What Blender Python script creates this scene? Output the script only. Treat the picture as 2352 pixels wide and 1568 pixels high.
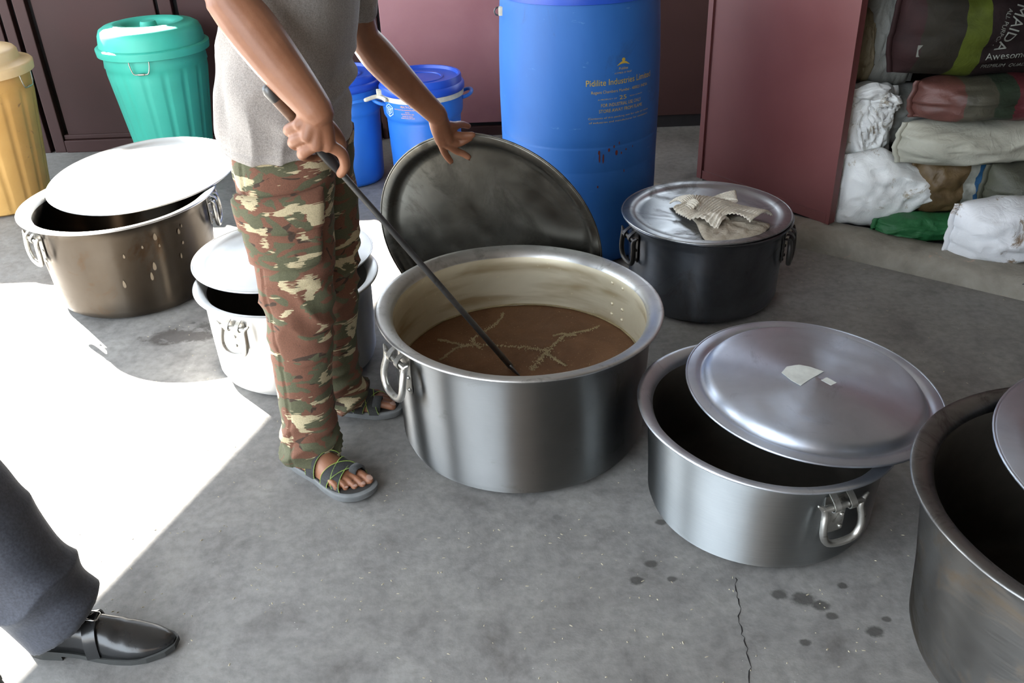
import bpy, bmesh, math, random
from mathutils import Vector, Matrix, Quaternion, noise
import numpy as np

# ------------------------------------------------------------------ clear
for o in list(bpy.data.objects):
    bpy.data.objects.remove(o, do_unlink=True)
scene = bpy.context.scene
COL = scene.collection
random.seed(7)
PI = math.pi

# ------------------------------------------------------------------ camera
cam_d = bpy.data.cameras.new('camera')
cam_d.sensor_width = 36.0
cam_d.lens = 36.0 * 2090.0 / 2352.0
cam_d.clip_start = 0.05
cam = bpy.data.objects.new('camera', cam_d)
COL.objects.link(cam)
_r = Vector((0.99924743, -0.01940619, -0.03358543))
_u = Vector((0.03878894, 0.49992575, 0.8651992))
_b = Vector((0.0, -0.86585082, 0.50030227))
cam.matrix_world = Matrix(((_r.x, _u.x, _b.x, 0.0), (_r.y, _u.y, _b.y, 0.0), (_r.z, _u.z, _b.z, 1.5), (0, 0, 0, 1)))
scene.camera = cam

# ------------------------------------------------------------------ light
SUN_EL = math.radians(35.0)
SUN_DIR = Vector((math.cos(SUN_EL) * 0.7071, -math.cos(SUN_EL) * 0.7071, -math.sin(SUN_EL)))
world = bpy.data.worlds.new('world')
scene.world = world
world.use_nodes = True
bg = world.node_tree.nodes['Background']
bg.inputs['Color'].default_value = (0.80, 0.90, 1.0, 1)
bg.inputs['Strength'].default_value = 1.0
sd = bpy.data.lights.new('sun', 'SUN')
sd.energy = 12.0
sd.angle = math.radians(0.55)
sd.color = (1.0, 0.95, 0.86)
sun = bpy.data.objects.new('sun', sd)
COL.objects.link(sun)
sun.rotation_euler = SUN_DIR.to_track_quat('-Z', 'Y').to_euler()
sun.location = (-6, 8, 6)
vs = scene.view_settings
vs.view_transform = 'Standard'
vs.look = 'None'
vs.gamma = 1.0
vs.use_curve_mapping = False
vs.exposure = 3.1

# ------------------------------------------------------------------ node helpers
class G:
    def __init__(self, name):
        self.m = bpy.data.materials.new(name)
        self.m.use_nodes = True
        self.nt = self.m.node_tree
        self.b = self.nt.nodes['Principled BSDF']
        self.tc = None
    def n(self, t, **kw):
        nd = self.nt.nodes.new(t)
        for k, v in kw.items():
            if k.startswith('_'):
                setattr(nd, k[1:], v)
            else:
                key = int(k[1:]) if (k[0] == 'i' and k[1:].isdigit()) else k.replace('__', ' ')
                self.set(nd.inputs[key], v)
        return nd
    def set(self, sock, v):
        if isinstance(v, bpy.types.NodeSocket):
            self.nt.links.new(v, sock)
        else:
            if isinstance(v, (tuple, list)) and len(v) == 3 and sock.type == 'RGBA':
                v = (*v, 1)
            sock.default_value = v
    def co(self, scale=(1, 1, 1), loc=(0, 0, 0), rot=(0, 0, 0), kind='Object'):
        if self.tc is None:
            self.tc = self.nt.nodes.new('ShaderNodeTexCoord')
        mp = self.n('ShaderNodeMapping')
        self.nt.links.new(self.tc.outputs[kind], mp.inputs['Vector'])
        mp.inputs['Scale'].default_value = scale
        mp.inputs['Location'].default_value = loc
        mp.inputs['Rotation'].default_value = rot
        return mp.outputs[0]
    def noise(self, scale, detail=4, rough=0.55, dist=0.0, co=None):
        nd = self.n('ShaderNodeTexNoise', Scale=scale, Detail=detail, Roughness=rough, Distortion=dist)
        self.nt.links.new(co if co is not None else self.co(), nd.inputs['Vector'])
        return nd.outputs['Fac']
    def ramp(self, fac, stops, interp='LINEAR'):
        nd = self.n('ShaderNodeValToRGB')
        cr = nd.color_ramp
        cr.interpolation = interp
        while len(cr.elements) < len(stops):
            cr.elements.new(0.5)
        for e, (p, c) in zip(cr.elements, stops):
            e.position = p
            if isinstance(c, (int, float)):
                c = (c, c, c)
            e.color = (*c[:3], 1)
        self.nt.links.new(fac, nd.inputs[0])
        return nd.outputs[0]
    def mix(self, fac, a, b, mode='MIX'):
        nd = self.nt.nodes.new('ShaderNodeMix')
        nd.data_type = 'RGBA'
        nd.blend_type = mode
        self.set(nd.inputs[0], fac)
        self.set(nd.inputs[6], a)
        self.set(nd.inputs[7], b)
        return nd.outputs[2]
    def math(self, op, a, b=0.0):
        nd = self.n('ShaderNodeMath', _operation=op)
        self.set(nd.inputs[0], a)
        self.set(nd.inputs[1], b)
        return nd.outputs[0]
    def bump(self, h, strength=0.3, dist=0.01):
        nd = self.n('ShaderNodeBump', Strength=strength, Distance=dist, Height=h)
        self.nt.links.new(nd.outputs[0], self.b.inputs['Normal'])
    def out(self, color=None, rough=None, metal=None, spec=None):
        if color is not None: self.set(self.b.inputs['Base Color'], color)
        if rough is not None: self.set(self.b.inputs['Roughness'], rough)
        if metal is not None: self.set(self.b.inputs['Metallic'], metal)
        if spec is not None: self.set(self.b.inputs['Specular IOR Level'], spec)
        return self.m

def paint(name, c1, c2, c3=None, rough=0.5, scale=3.0, spots=0.68, bump=0.05, metal=0.0, spec=0.5, spotscale=14.0, streak=(1, 1, 1)):
    g = G(name)
    a = g.noise(scale, 6, 0.6, 0.4, g.co(streak))
    c = g.ramp(a, [(0.3, c1), (0.7, c2)])
    if c3 is not None:
        s = g.noise(spotscale, 5, 0.65, 0.8)
        f = g.ramp(s, [(spots, 0.0), (spots + 0.07, 1.0)])
        c = g.mix(f, c, c3)
    r = g.ramp(a, [(0.3, max(0.02, rough - 0.07)), (0.7, min(1, rough + 0.08))])
    g.bump(g.noise(60, 4), bump, 0.004)
    return g.out(c, r, metal, spec)

def metal(name, c1, c2, c3, rough=0.32, scale=2.5, spots=0.62, ringy=True, dents=0.06, spotscale=6.0, rvar=0.1, brushed=0.0):
    g = G(name)
    a = g.noise(scale, 5, 0.6, 0.6)
    c = g.ramp(a, [(0.3, c1), (0.72, c2)])
    s = g.noise(spotscale, 6, 0.7, 0.9, g.co((1, 1, 1), (3.1, 1.7, 0.4)))
    f = g.ramp(s, [(spots, 0.0), (spots + 0.14, 0.8)])
    c = g.mix(f, c, c3)
    rg = g.noise(14, 3, 0.6, 0.0, g.co((1, 1, 26) if ringy else (1, 1, 1)))
    r0 = g.ramp(rg, [(0.25, rough - rvar * 0.5), (0.75, rough + rvar * 0.6)])
    r = g.math('ADD', r0, g.math('MULTIPLY', f, 0.18))
    h = g.math('ADD', g.math('MULTIPLY', g.noise(9, 3), 1.0), g.math('MULTIPLY', rg, 0.08))
    g.bump(h, dents, 0.012)
    if brushed:
        # turned on a lathe: fine rings stretch every reflection across the brushing
        tg = g.n('ShaderNodeTangent', _direction_type='RADIAL', _axis='Z')
        g.nt.links.new(tg.outputs[0], g.b.inputs['Tangent'])
        g.b.inputs['Anisotropic'].default_value = brushed
        g.b.inputs['Anisotropic Rotation'].default_value = 0.25
    return g.out(c, r, 1.0)

def plain(name, c, rough=0.5, metal_=0.0, spec=0.5):
    g = G(name)
    a = g.noise(25, 4)
    cc = g.ramp(a, [(0.3, tuple(x * 0.82 for x in c)), (0.7, tuple(min(1, x * 1.12) for x in c))])
    g.bump(g.noise(120, 3), 0.06, 0.003)
    return g.out(cc, rough, metal_, spec)

# ------------------------------------------------------------------ mesh helpers
def mk(name, verts, faces, mat, parent=None, smooth=True, loc=None, mats=None, fmat=None, auto=None):
    me = bpy.data.meshes.new(name)
    me.from_pydata([tuple(v) for v in verts], [], [tuple(f) for f in faces])
    me.update()
    if mat is not None:
        me.materials.append(mat)
    if mats:
        for x in mats: me.materials.append(x)
    if smooth:
        me.polygons.foreach_set('use_smooth', [True] * len(me.polygons))
        if auto is not None:
            me.set_sharp_from_angle(angle=math.radians(auto))
    if fmat is not None:
        me.polygons.foreach_set('material_index', fmat)
    o = bpy.data.objects.new(name, me)
    COL.objects.link(o)
    if parent is not None:
        o.parent = parent
    if loc is not None:
        o.location = loc
    return o

def thing(name, label, cat, loc=(0, 0, 0), rot=(0, 0, 0), group=None):
    o = bpy.data.objects.new(name, None)
    o.empty_display_size = 0.05
    COL.objects.link(o)
    o.location = loc
    o.rotation_euler = rot
    return tag(o, label, cat, group)

def tag(o, label, cat, group=None):
    o['label'] = label
    o['category'] = cat
    if group: o['group'] = group
    return o

def struct(o):
    o['kind'] = 'structure'
    return o

class MB:
    """collects geometry for one mesh"""
    def __init__(self): self.v = []; self.f = []
    def add(self, v, f):
        k = len(self.v)
        self.v += [tuple(x) for x in v]
        self.f += [tuple(i + k for i in q) for q in f]
        return self
    def build(self, name, mat, parent=None, smooth=True, auto=40, loc=None):
        return mk(name, self.v, self.f, mat, parent, smooth, loc, auto=auto)

def lathe(prof, seg=64, fn=None):
    """closed-profile or open lathe about z; fn(x,y,z)->(x,y,z)"""
    v = []; f = []
    n = len(prof)
    for r, z in prof:
        for k in range(seg):
            a = 2 * PI * k / seg
            p = (r * math.cos(a), r * math.sin(a), z)
            v.append(fn(*p) if fn else p)
    for i in range(n - 1):
        for k in range(seg):
            k2 = (k + 1) % seg
            f.append((i * seg + k, i * seg + k2, (i + 1) * seg + k2, (i + 1) * seg + k))
    return v, f

def cap(v, f, row, seg, flip=False):
    q = tuple(row * seg + k for k in range(seg))
    f.append(q[::-1] if flip else q)

def frames(pts):
    pts = [Vector(p) for p in pts]
    n = len(pts)
    T = []
    for i in range(n):
        a = pts[max(i - 1, 0)]; b = pts[min(i + 1, n - 1)]
        t = (b - a)
        T.append(t.normalized() if t.length > 1e-9 else Vector((0, 0, 1)))
    ref = Vector((0, 0, 1)) if abs(T[0].z) < 0.9 else Vector((1, 0, 0))
    u = (ref - T[0] * ref.dot(T[0])).normalized()
    out = []
    for i in range(n):
        u = (u - T[i] * u.dot(T[i]))
        u = u.normalized() if u.length > 1e-6 else T[i].orthogonal().normalized()
        out.append((pts[i], T[i], u, T[i].cross(u)))
    return out

def spline(pts, m=4):
    """Catmull-Rom resample of tuples of any length"""
    P = [np.array(p, float) for p in pts]
    out = []
    for i in range(len(P) - 1):
        p0 = P[max(i - 1, 0)]; p1 = P[i]; p2 = P[i + 1]; p3 = P[min(i + 2, len(P) - 1)]
        for k in range(m):
            t = k / m
            out.append(0.5 * ((2 * p1) + (-p0 + p2) * t + (2 * p0 - 5 * p1 + 4 * p2 - p3) * t * t + (-p0 + 3 * p1 - 3 * p2 + p3) * t ** 3))
    out.append(P[-1])
    return out

def tube(pts, rad, seg=10, closed=False, hemi=True, flat=1.0):
    """tube along pts; rad scalar or list"""
    n = len(pts)
    R = rad if isinstance(rad, (list, tuple, np.ndarray)) else [rad] * n
    if closed:
        pts = list(pts)
        P = [Vector(p) for p in pts]
        v = []; f = []
        N = None
        c = sum(P, Vector()) / n
        nrm = (P[0] - c).cross(P[n // 4] - c).normalized()
        for i in range(n):
            t = (P[(i + 1) % n] - P[i - 1]).normalized()
            u = nrm; w = t.cross(u).normalized()
            for k in range(seg):
                a = 2 * PI * k / seg
                v.append(P[i] + (u * math.cos(a) * flat + w * math.sin(a)) * R[i])
        for i in range(n):
            j = (i + 1) % n
            for k in range(seg):
                k2 = (k + 1) % seg
                f.append((i * seg + k, i * seg + k2, j * seg + k2, j * seg + k))
        return v, f
    fr = frames(pts)
    rings = []
    if hemi:
        p, t, u, w = fr[0]
        for a in (0.15, 0.55):
            rings.append((p - t * R[0] * (1 - a) ** 0.5 * 0.95, u, w, R[0] * math.sin(math.acos((1 - a) ** 0.5 * 0.95))))
    for i, (p, t, u, w) in enumerate(fr):
        rings.append((p, u, w, R[i]))
    if hemi:
        p, t, u, w = fr[-1]
        for a in (0.55, 0.15):
            rings.append((p + t * R[-1] * (1 - a) ** 0.5 * 0.95, u, w, R[-1] * math.sin(math.acos((1 - a) ** 0.5 * 0.95))))
    v = []; f = []
    for p, u, w, r in rings:
        for k in range(seg):
            a = 2 * PI * k / seg
            v.append(p + (u * math.cos(a) + w * math.sin(a) * flat) * r)
    m = len(rings)
    for i in range(m - 1):
        for k in range(seg):
            k2 = (k + 1) % seg
            f.append((i * seg + k, i * seg + k2, (i + 1) * seg + k2, (i + 1) * seg + k))
    f.append(tuple(range(seg))[::-1])
    f.append(tuple((m - 1) * seg + k for k in range(seg)))
    return v, f

def box(sx, sy, sz, c=(0, 0, 0), bev=0.0, M=None):
    x, y, z = sx / 2, sy / 2, sz / 2
    if bev <= 0:
        v = [(-x, -y, -z), (x, -y, -z), (x, y, -z), (-x, y, -z), (-x, -y, z), (x, -y, z), (x, y, z), (-x, y, z)]
        f = [(0, 3, 2, 1), (4, 5, 6, 7), (0, 1, 5, 4), (1, 2, 6, 5), (2, 3, 7, 6), (3, 0, 4, 7)]
    else:
        bm = bmesh.new()
        bmesh.ops.create_cube(bm, size=1.0)
        bmesh.ops.scale(bm, vec=(sx, sy, sz), verts=bm.verts)
        bmesh.ops.bevel(bm, geom=bm.edges[:], offset=bev, segments=2, affect='EDGES', profile=0.6)
        v = [tuple(q.co) for q in bm.verts]
        f = [tuple(q.index for q in p.verts) for p in bm.faces]
        bm.free()
    out = []
    for p in v:
        p = Vector(p)
        if M is not None: p = M @ p
        out.append(p + Vector(c))
    return out, f

def loft(rings, capends=True):
    seg = len(rings[0])
    v = [p for r in rings for p in r]
    f = []
    for i in range(len(rings) - 1):
        for k in range(seg):
            k2 = (k + 1) % seg
            f.append((i * seg + k, i * seg + k2, (i + 1) * seg + k2, (i + 1) * seg + k))
    if capends:
        f.append(tuple(range(seg))[::-1])
        f.append(tuple((len(rings) - 1) * seg + k for k in range(seg)))
    return v, f

def fuse(name, mb, voxel, mat, parent, origin=(0, 0, 0), smooth_it=4, disp=None):
    """join overlapping closed pieces into one continuous skin"""
    me = bpy.data.meshes.new('tmp')
    me.from_pydata([tuple(v) for v in mb.v], [], mb.f)
    bm = bmesh.new(); bm.from_mesh(me)
    bmesh.ops.recalc_face_normals(bm, faces=bm.faces)
    bm.to_mesh(me); bm.free()
    o = bpy.data.objects.new('tmp', me)
    COL.objects.link(o)
    md = o.modifiers.new('r', 'REMESH'); md.mode = 'VOXEL'; md.voxel_size = voxel; md.adaptivity = 0
    if smooth_it:
        ms = o.modifiers.new('s', 'SMOOTH'); ms.factor = 0.5; ms.iterations = smooth_it
    bpy.context.view_layer.update()
    dg = bpy.context.evaluated_depsgraph_get()
    new = bpy.data.meshes.new_from_object(o.evaluated_get(dg))
    bpy.data.objects.remove(o); bpy.data.meshes.remove(me)
    new.name = name
    if disp:
        n = len(new.vertices)
        co = np.empty(n * 3); new.vertices.foreach_get('co', co)
        no = np.empty(n * 3)
        new.vertex_normals.foreach_get('vector', no) if hasattr(new, 'vertex_normals') else new.vertices.foreach_get('normal', no)
        co = co.reshape(-1, 3); no = no.reshape(-1, 3)
        d = disp(co, no)
        co = co + no * d[:, None]
        new.vertices.foreach_set('co', co.ravel())
    n = len(new.vertices)
    co = np.empty(n * 3); new.vertices.foreach_get('co', co)
    co = co.reshape(-1, 3) - np.array(origin)[None]
    new.vertices.foreach_set('co', co.ravel())
    new.materials.clear(); new.materials.append(mat)
    new.polygons.foreach_set('use_smooth', [True] * len(new.polygons))
    new.update()
    ob = bpy.data.objects.new(name, new)
    COL.objects.link(ob)
    ob.parent = parent
    return ob

def vnoise(co, s, off=0.0):
    return np.array([noise.noise(Vector((p[0] * s[0] + off, p[1] * s[1] + off * 1.7, p[2] * s[2] - off))) for p in co])

def text_mesh(s, size, extr=0.0, align='LEFT'):
    cu = bpy.data.curves.new('t', 'FONT')
    cu.body = s; cu.size = size; cu.extrude = extr; cu.resolution_u = 3; cu.align_x = align
    o = bpy.data.objects.new('t', cu)
    COL.objects.link(o)
    bpy.context.view_layer.update()
    dg = bpy.context.evaluated_depsgraph_get()
    me = bpy.data.meshes.new_from_object(o.evaluated_get(dg))
    v = [tuple(q.co) for q in me.vertices]
    f = [tuple(p.vertices) for p in me.polygons]
    bpy.data.objects.remove(o); bpy.data.curves.remove(cu); bpy.data.meshes.remove(me)
    return v, f

# ------------------------------------------------------------------ materials
def floor_mat():
    g = G('concrete')
    n1 = g.noise(1.6, 8, 0.6, 0.15)
    n2 = g.noise(6.5, 10, 0.7, 0.25)
    n3 = g.noise(40, 5, 0.6)
    c = g.ramp(n1, [(0.3, (0.2, 0.19, 0.178)), (0.5, (0.24, 0.23, 0.219)), (0.72, (0.285, 0.273, 0.261))])
    c2 = g.ramp(n2, [(0.3, (0.55, 0.54, 0.53)), (0.45, (0.85, 0.85, 0.85)), (0.7, (1.1, 1.1, 1.08))])
    c = g.mix(1.0, c, c2, 'MULTIPLY')
    c3 = g.ramp(n3, [(0.3, 0.78), (0.6, 1.05)])
    c = g.mix(1.0, c, c3, 'MULTIPLY')
    # small dark drips
    vo = g.n('ShaderNodeTexVoronoi', Scale=9.0, Randomness=1.0)
    g.nt.links.new(g.co(), vo.inputs['Vector'])
    wob = g.math('ADD', vo.outputs['Distance'], g.math('MULTIPLY', g.noise(45, 3), 0.16))
    spot = g.ramp(wob, [(0.15, 1.0), (0.19, 0.0)])
    gate = g.ramp(g.noise(1.1, 2, 0.5, 0.0, g.co((1, 1, 1), (5.2, 2.2, 0))), [(0.56, 0.0), (0.62, 0.75)])
    c = g.mix(g.math('MULTIPLY', spot, gate), c, (0.035, 0.033, 0.03))
    # old stains soaked into the concrete
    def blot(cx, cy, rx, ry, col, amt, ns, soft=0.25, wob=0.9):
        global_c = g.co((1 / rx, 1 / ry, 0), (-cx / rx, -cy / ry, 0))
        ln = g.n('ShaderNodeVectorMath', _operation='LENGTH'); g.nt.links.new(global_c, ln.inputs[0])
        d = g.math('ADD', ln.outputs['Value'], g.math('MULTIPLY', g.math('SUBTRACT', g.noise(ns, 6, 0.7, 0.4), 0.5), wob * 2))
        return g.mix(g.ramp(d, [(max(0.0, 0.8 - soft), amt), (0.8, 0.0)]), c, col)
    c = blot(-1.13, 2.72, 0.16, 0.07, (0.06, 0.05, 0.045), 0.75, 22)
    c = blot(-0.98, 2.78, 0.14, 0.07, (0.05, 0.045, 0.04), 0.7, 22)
    for bx, by, br in ((0.565, 1.441, .022), (0.613, 1.426, .03), (0.645, 1.405, .022), (0.658, 1.374, .016), (0.734, 1.328, .022), (0.582, 1.306, .014), (0.71, 1.46, .014), (0.77, 1.36, .012), (0.37, 1.72, .02), (0.345, 1.69, .016), (0.40, 1.66, .013), (0.30, 1.55, .018), (0.34, 1.50, .013), (0.26, 1.5, .02)):
        c = blot(bx, by, br * 1.25, br, (0.035, 0.032, 0.028), 0.75, 60, 0.3, 0.35)
    # pale flecks
    v2 = g.n('ShaderNodeTexVoronoi', Scale=70.0)
    g.nt.links.new(g.co(), v2.inputs['Vector'])
    fl = g.ramp(v2.outputs['Distance'], [(0.07, 1.0), (0.1, 0.0)])
    gate2 = g.ramp(g.noise(17, 2), [(0.6, 0.0), (0.64, 0.8)])
    c = g.mix(g.math('MULTIPLY', fl, gate2), c, (0.55, 0.53, 0.48))
    r = g.ramp(n2, [(0.3, 0.5), (0.7, 0.72)])
    h = g.math('ADD', g.math('MULTIPLY', n2, 1.0), g.math('MULTIPLY', n3, 0.25))
    g.bump(h, 0.25, 0.01)
    return g.out(c, r)

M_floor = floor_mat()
M_kerb = paint('rough_cement', (0.17, 0.15, 0.12), (0.34, 0.315, 0.27), (0.4, 0.27, 0.21), 0.9, 6, 0.64, 0.8, spotscale=9)
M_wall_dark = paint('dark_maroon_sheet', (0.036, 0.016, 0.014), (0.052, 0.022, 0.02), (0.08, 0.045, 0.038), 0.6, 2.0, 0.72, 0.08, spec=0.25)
M_wall_pink = paint('pale_maroon_sheet', (0.26, 0.105, 0.115), (0.33, 0.15, 0.16), (0.48, 0.36, 0.35), 0.42, 2.2, 0.72, 0.08, spotscale=26)  # paler maroon than the other wall sheets
M_door = paint('maroon_door_paint', (0.125, 0.038, 0.036), (0.16, 0.052, 0.05), (0.24, 0.11, 0.1), 0.42, 1.6, 0.76, 0.05, spotscale=40)
M_gap = plain('dark_gap', (0.012, 0.009, 0.009), 0.9)
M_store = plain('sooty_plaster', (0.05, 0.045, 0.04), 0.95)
M_roof = plain('weathered_roof_sheet', (0.16, 0.15, 0.14), 0.9)
M_white_wall = plain('shed_wall_plaster', (0.09, 0.075, 0.065), 0.9)

M_alu_main = metal('worn_aluminium', (0.19, 0.19, 0.187), (0.25, 0.25, 0.246), (0.15, 0.145, 0.13), 0.46, 2.0, 0.6, True, 0.012, rvar=0.06, brushed=1.0)
def inner_mat():
    g = G('broth_stained_aluminium')
    a = g.noise(3.0, 5, 0.6, 0.3)
    c = g.ramp(a, [(0.3, (0.5, 0.44, 0.31)), (0.7, (0.66, 0.6, 0.46))])
    rg = g.noise(4.0, 3, 0.5, 0.3, g.co((0.7, 0.7, 4.2)))
    c = g.mix(g.ramp(rg, [(0.48, 0.0), (0.66, 0.8)]), c, (0.3, 0.215, 0.105))
    sp_ = g.noise(70, 3, 0.6)
    c = g.mix(g.ramp(sp_, [(0.66, 0.0), (0.72, 0.8)]), c, (0.62, 0.56, 0.38))
    return g.out(c, 0.5, 0.55)
M_alu_in = inner_mat()
M_alu_bright = metal('bright_aluminium', (0.3, 0.315, 0.32), (0.37, 0.385, 0.39), (0.26, 0.26, 0.26), 0.55, 2.5, 0.66, True, 0.015, brushed=0.95)
M_alu_pale = metal('pale_aluminium', (0.5, 0.5, 0.495), (0.6, 0.6, 0.595), (0.44, 0.42, 0.4), 0.45, 2.5, 0.7, True, 0.03, brushed=0.8)
M_alu_lid = metal('scuffed_sky_tinted_lid', (0.5, 0.55, 0.65), (0.64, 0.7, 0.81), (0.42, 0.46, 0.55), 0.42, 5.0, 0.6, False, 0.05, 8.0, 0.14, brushed=0.75)  # blue of the reflected sky is mixed into the base colour
M_alu_black = metal('soot_dark_aluminium', (0.09, 0.084, 0.07), (0.2, 0.19, 0.165), (0.05, 0.046, 0.038), 0.36, 3.5, 0.48, False, 0.1, 5.0, 0.16)
M_alu_rear = metal('smoke_blued_aluminium', (0.08, 0.087, 0.1), (0.19, 0.2, 0.225), (0.065, 0.055, 0.045), 0.38, 3.2, 0.52, True, 0.04, 4.0, brushed=0.8)
M_alu_bronze = metal('heat_bronzed_aluminium', (0.06, 0.048, 0.036), (0.09, 0.075, 0.06), (0.075, 0.042, 0.02), 0.34, 2.0, 0.56, True, 0.012, rvar=0.06, brushed=0.97)
M_alu_big = metal('sooty_big_pot_aluminium', (0.11, 0.104, 0.097), (0.19, 0.184, 0.174), (0.12, 0.093, 0.066), 0.4, 2.6, 0.5, True, 0.04, brushed=0.85)
M_rim = metal('worn_bright_rim', (0.48, 0.48, 0.475), (0.64, 0.64, 0.635), (0.3, 0.29, 0.27), 0.42, 6.0, 0.55, False, 0.06, 14.0, brushed=0.6)
M_rim_blue = metal('worn_sky_tinted_rim', (0.55, 0.585, 0.65), (0.7, 0.735, 0.8), (0.4, 0.42, 0.46), 0.45, 6.0, 0.58, False, 0.06, 14.0, brushed=0.5)  # bluish sky reflection painted into the rim colour
M_rim_dark = metal('worn_dark_rim', (0.12, 0.12, 0.12), (0.24, 0.24, 0.24), (0.08, 0.075, 0.07), 0.38, 6.0, 0.52, False, 0.06, 14.0, brushed=0.6)
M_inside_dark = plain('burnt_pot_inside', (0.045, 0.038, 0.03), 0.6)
M_cast = metal('cast_handle_metal', (0.42, 0.41, 0.38), (0.6, 0.59, 0.56), (0.18, 0.16, 0.12), 0.38, 20, 0.55, False, 0.15, 40)
M_rod = metal('dark_iron_rod', (0.1, 0.1, 0.1), (0.17, 0.17, 0.17), (0.06, 0.05, 0.045), 0.5, 10, 0.55, False)

M_green = paint('green_plastic', (0.03, 0.33, 0.25), (0.045, 0.42, 0.32), (0.02, 0.12, 0.09), 0.55, 2.5, 0.7, 0.05, spotscale=30)
M_yellow = paint('grimy_yellow_plastic', (0.5, 0.27, 0.07), (0.62, 0.36, 0.11), (0.25, 0.13, 0.05), 0.5, 4, 0.63, 0.08)
M_yellow_lid = paint('pale_yellow_plastic', (0.62, 0.42, 0.2), (0.72, 0.52, 0.28), None, 0.45, 4)
M_blue = paint('blue_plastic', (0.018, 0.13, 0.52), (0.03, 0.2, 0.66), None, 0.36, 2.0, 0.7, 0.03)
M_blue_lid = paint('deep_blue_plastic', (0.012, 0.06, 0.42), (0.018, 0.09, 0.52), None, 0.4, 3.0)
def drum_mat():
    g = G('scuffed_drum_plastic')
    a = g.noise(2.2, 6, 0.6, 0.4, g.co((1, 1, 0.5)))
    c = g.ramp(a, [(0.3, (0.018, 0.105, 0.36)), (0.7, (0.03, 0.15, 0.46))])
    d = g.ramp(g.noise(7, 6, 0.7, 0.8, g.co((1, 1, 0.55), (2, 2, 2))), [(0.6, 0.0), (0.75, 0.6)])
    c = g.mix(d, c, (0.03, 0.055, 0.11))
    s = g.ramp(g.noise(9, 5, 0.7, 0.5, g.co((1, 1, 3.0), (7, 1, 5))), [(0.66, 0.0), (0.76, 0.55)])
    c = g.mix(s, c, (0.22, 0.42, 0.72))
    g.bump(g.noise(8, 4), 0.08, 0.01)
    return g.out(c, g.ramp(a, [(0.3, 0.5), (0.7, 0.62)]), spec=0.35)
M_drum = drum_mat()
M_print_y = plain('yellow_print', (0.52, 0.36, 0.05), 0.6)
M_print_o = plain('orange_print', (0.75, 0.4, 0.08), 0.6)
M_print_w = plain('pale_blue_print', (0.42, 0.6, 0.85), 0.6)
M_rust = plain('rust_red_drips', (0.11, 0.02, 0.02), 0.7)
M_tape = plain('dirty_white_band', (0.6, 0.57, 0.45), 0.6)
M_wire = metal('wire_steel', (0.35, 0.33, 0.28), (0.5, 0.47, 0.4), (0.28, 0.16, 0.08), 0.4, 20, 0.5, False)
M_sticker = plain('old_sticker_paper', (0.62, 0.64, 0.6), 0.8)

def broth_mat():
    g = G('lentil_broth')
    a = g.noise(7, 7, 0.65, 0.8)
    c = g.ramp(a, [(0.35, (0.085, 0.039, 0.018)), (0.65, (0.135, 0.066, 0.032))])
    s = g.noise(160, 3, 0.6)
    c = g.mix(g.ramp(s, [(0.64, 0.0), (0.72, 0.8)]), c, (0.28, 0.2, 0.1))
    g.bump(g.noise(90, 5), 0.25, 0.004)
    return g.out(c, 0.55, spec=0.2)
M_broth = broth_mat()
M_froth = paint('grainy_froth', (0.17, 0.125, 0.06), (0.28, 0.22, 0.115), (0.4, 0.34, 0.21), 0.6, 30, 0.6, 0.6, spotscale=90)

def skin_mat():
    g = G('brown_skin')
    a = g.noise(14, 5, 0.6)
    c = g.ramp(a, [(0.3, (0.22, 0.088, 0.044)), (0.7, (0.295, 0.13, 0.07))])
    g.bump(g.noise(220, 4), 0.12, 0.002)
    g.b.inputs['Subsurface Weight'].default_value = 0.08
    g.b.inputs['Subsurface Radius'].default_value = (0.01, 0.004, 0.002)
    return g.out(c, 0.48)
M_skin = skin_mat()
M_nail = plain('nail', (0.45, 0.28, 0.22), 0.35)
M_hair = plain('black_hair', (0.012, 0.01, 0.009), 0.5)
M_eye = plain('eye_white', (0.7, 0.68, 0.65), 0.3)
M_lip = plain('lip', (0.2, 0.08, 0.06), 0.5)

def cloth_mat(name, c1, c2, weave=900, rough=0.9, bump=0.2):
    g = G(name)
    a = g.noise(6, 5, 0.6)
    c = g.ramp(a, [(0.3, c1), (0.7, c2)])
    w = g.noise(weave * 0.4, 2, 0.5)
    c = g.mix(1.0, c, g.ramp(w, [(0.3, 0.75), (0.7, 1.2)]), 'MULTIPLY')
    g.bump(w, bump, 0.002)
    g.b.inputs['Sheen Weight'].default_value = 0.15
    return g.out(c, rough)
M_shirt = cloth_mat('grey_jersey', (0.27, 0.245, 0.225), (0.32, 0.292, 0.27))
M_slacks = cloth_mat('charcoal_suiting', (0.028, 0.03, 0.04), (0.06, 0.064, 0.08), 500)
M_shirt2 = cloth_mat('white_cotton', (0.5, 0.5, 0.5), (0.6, 0.6, 0.6))

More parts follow.
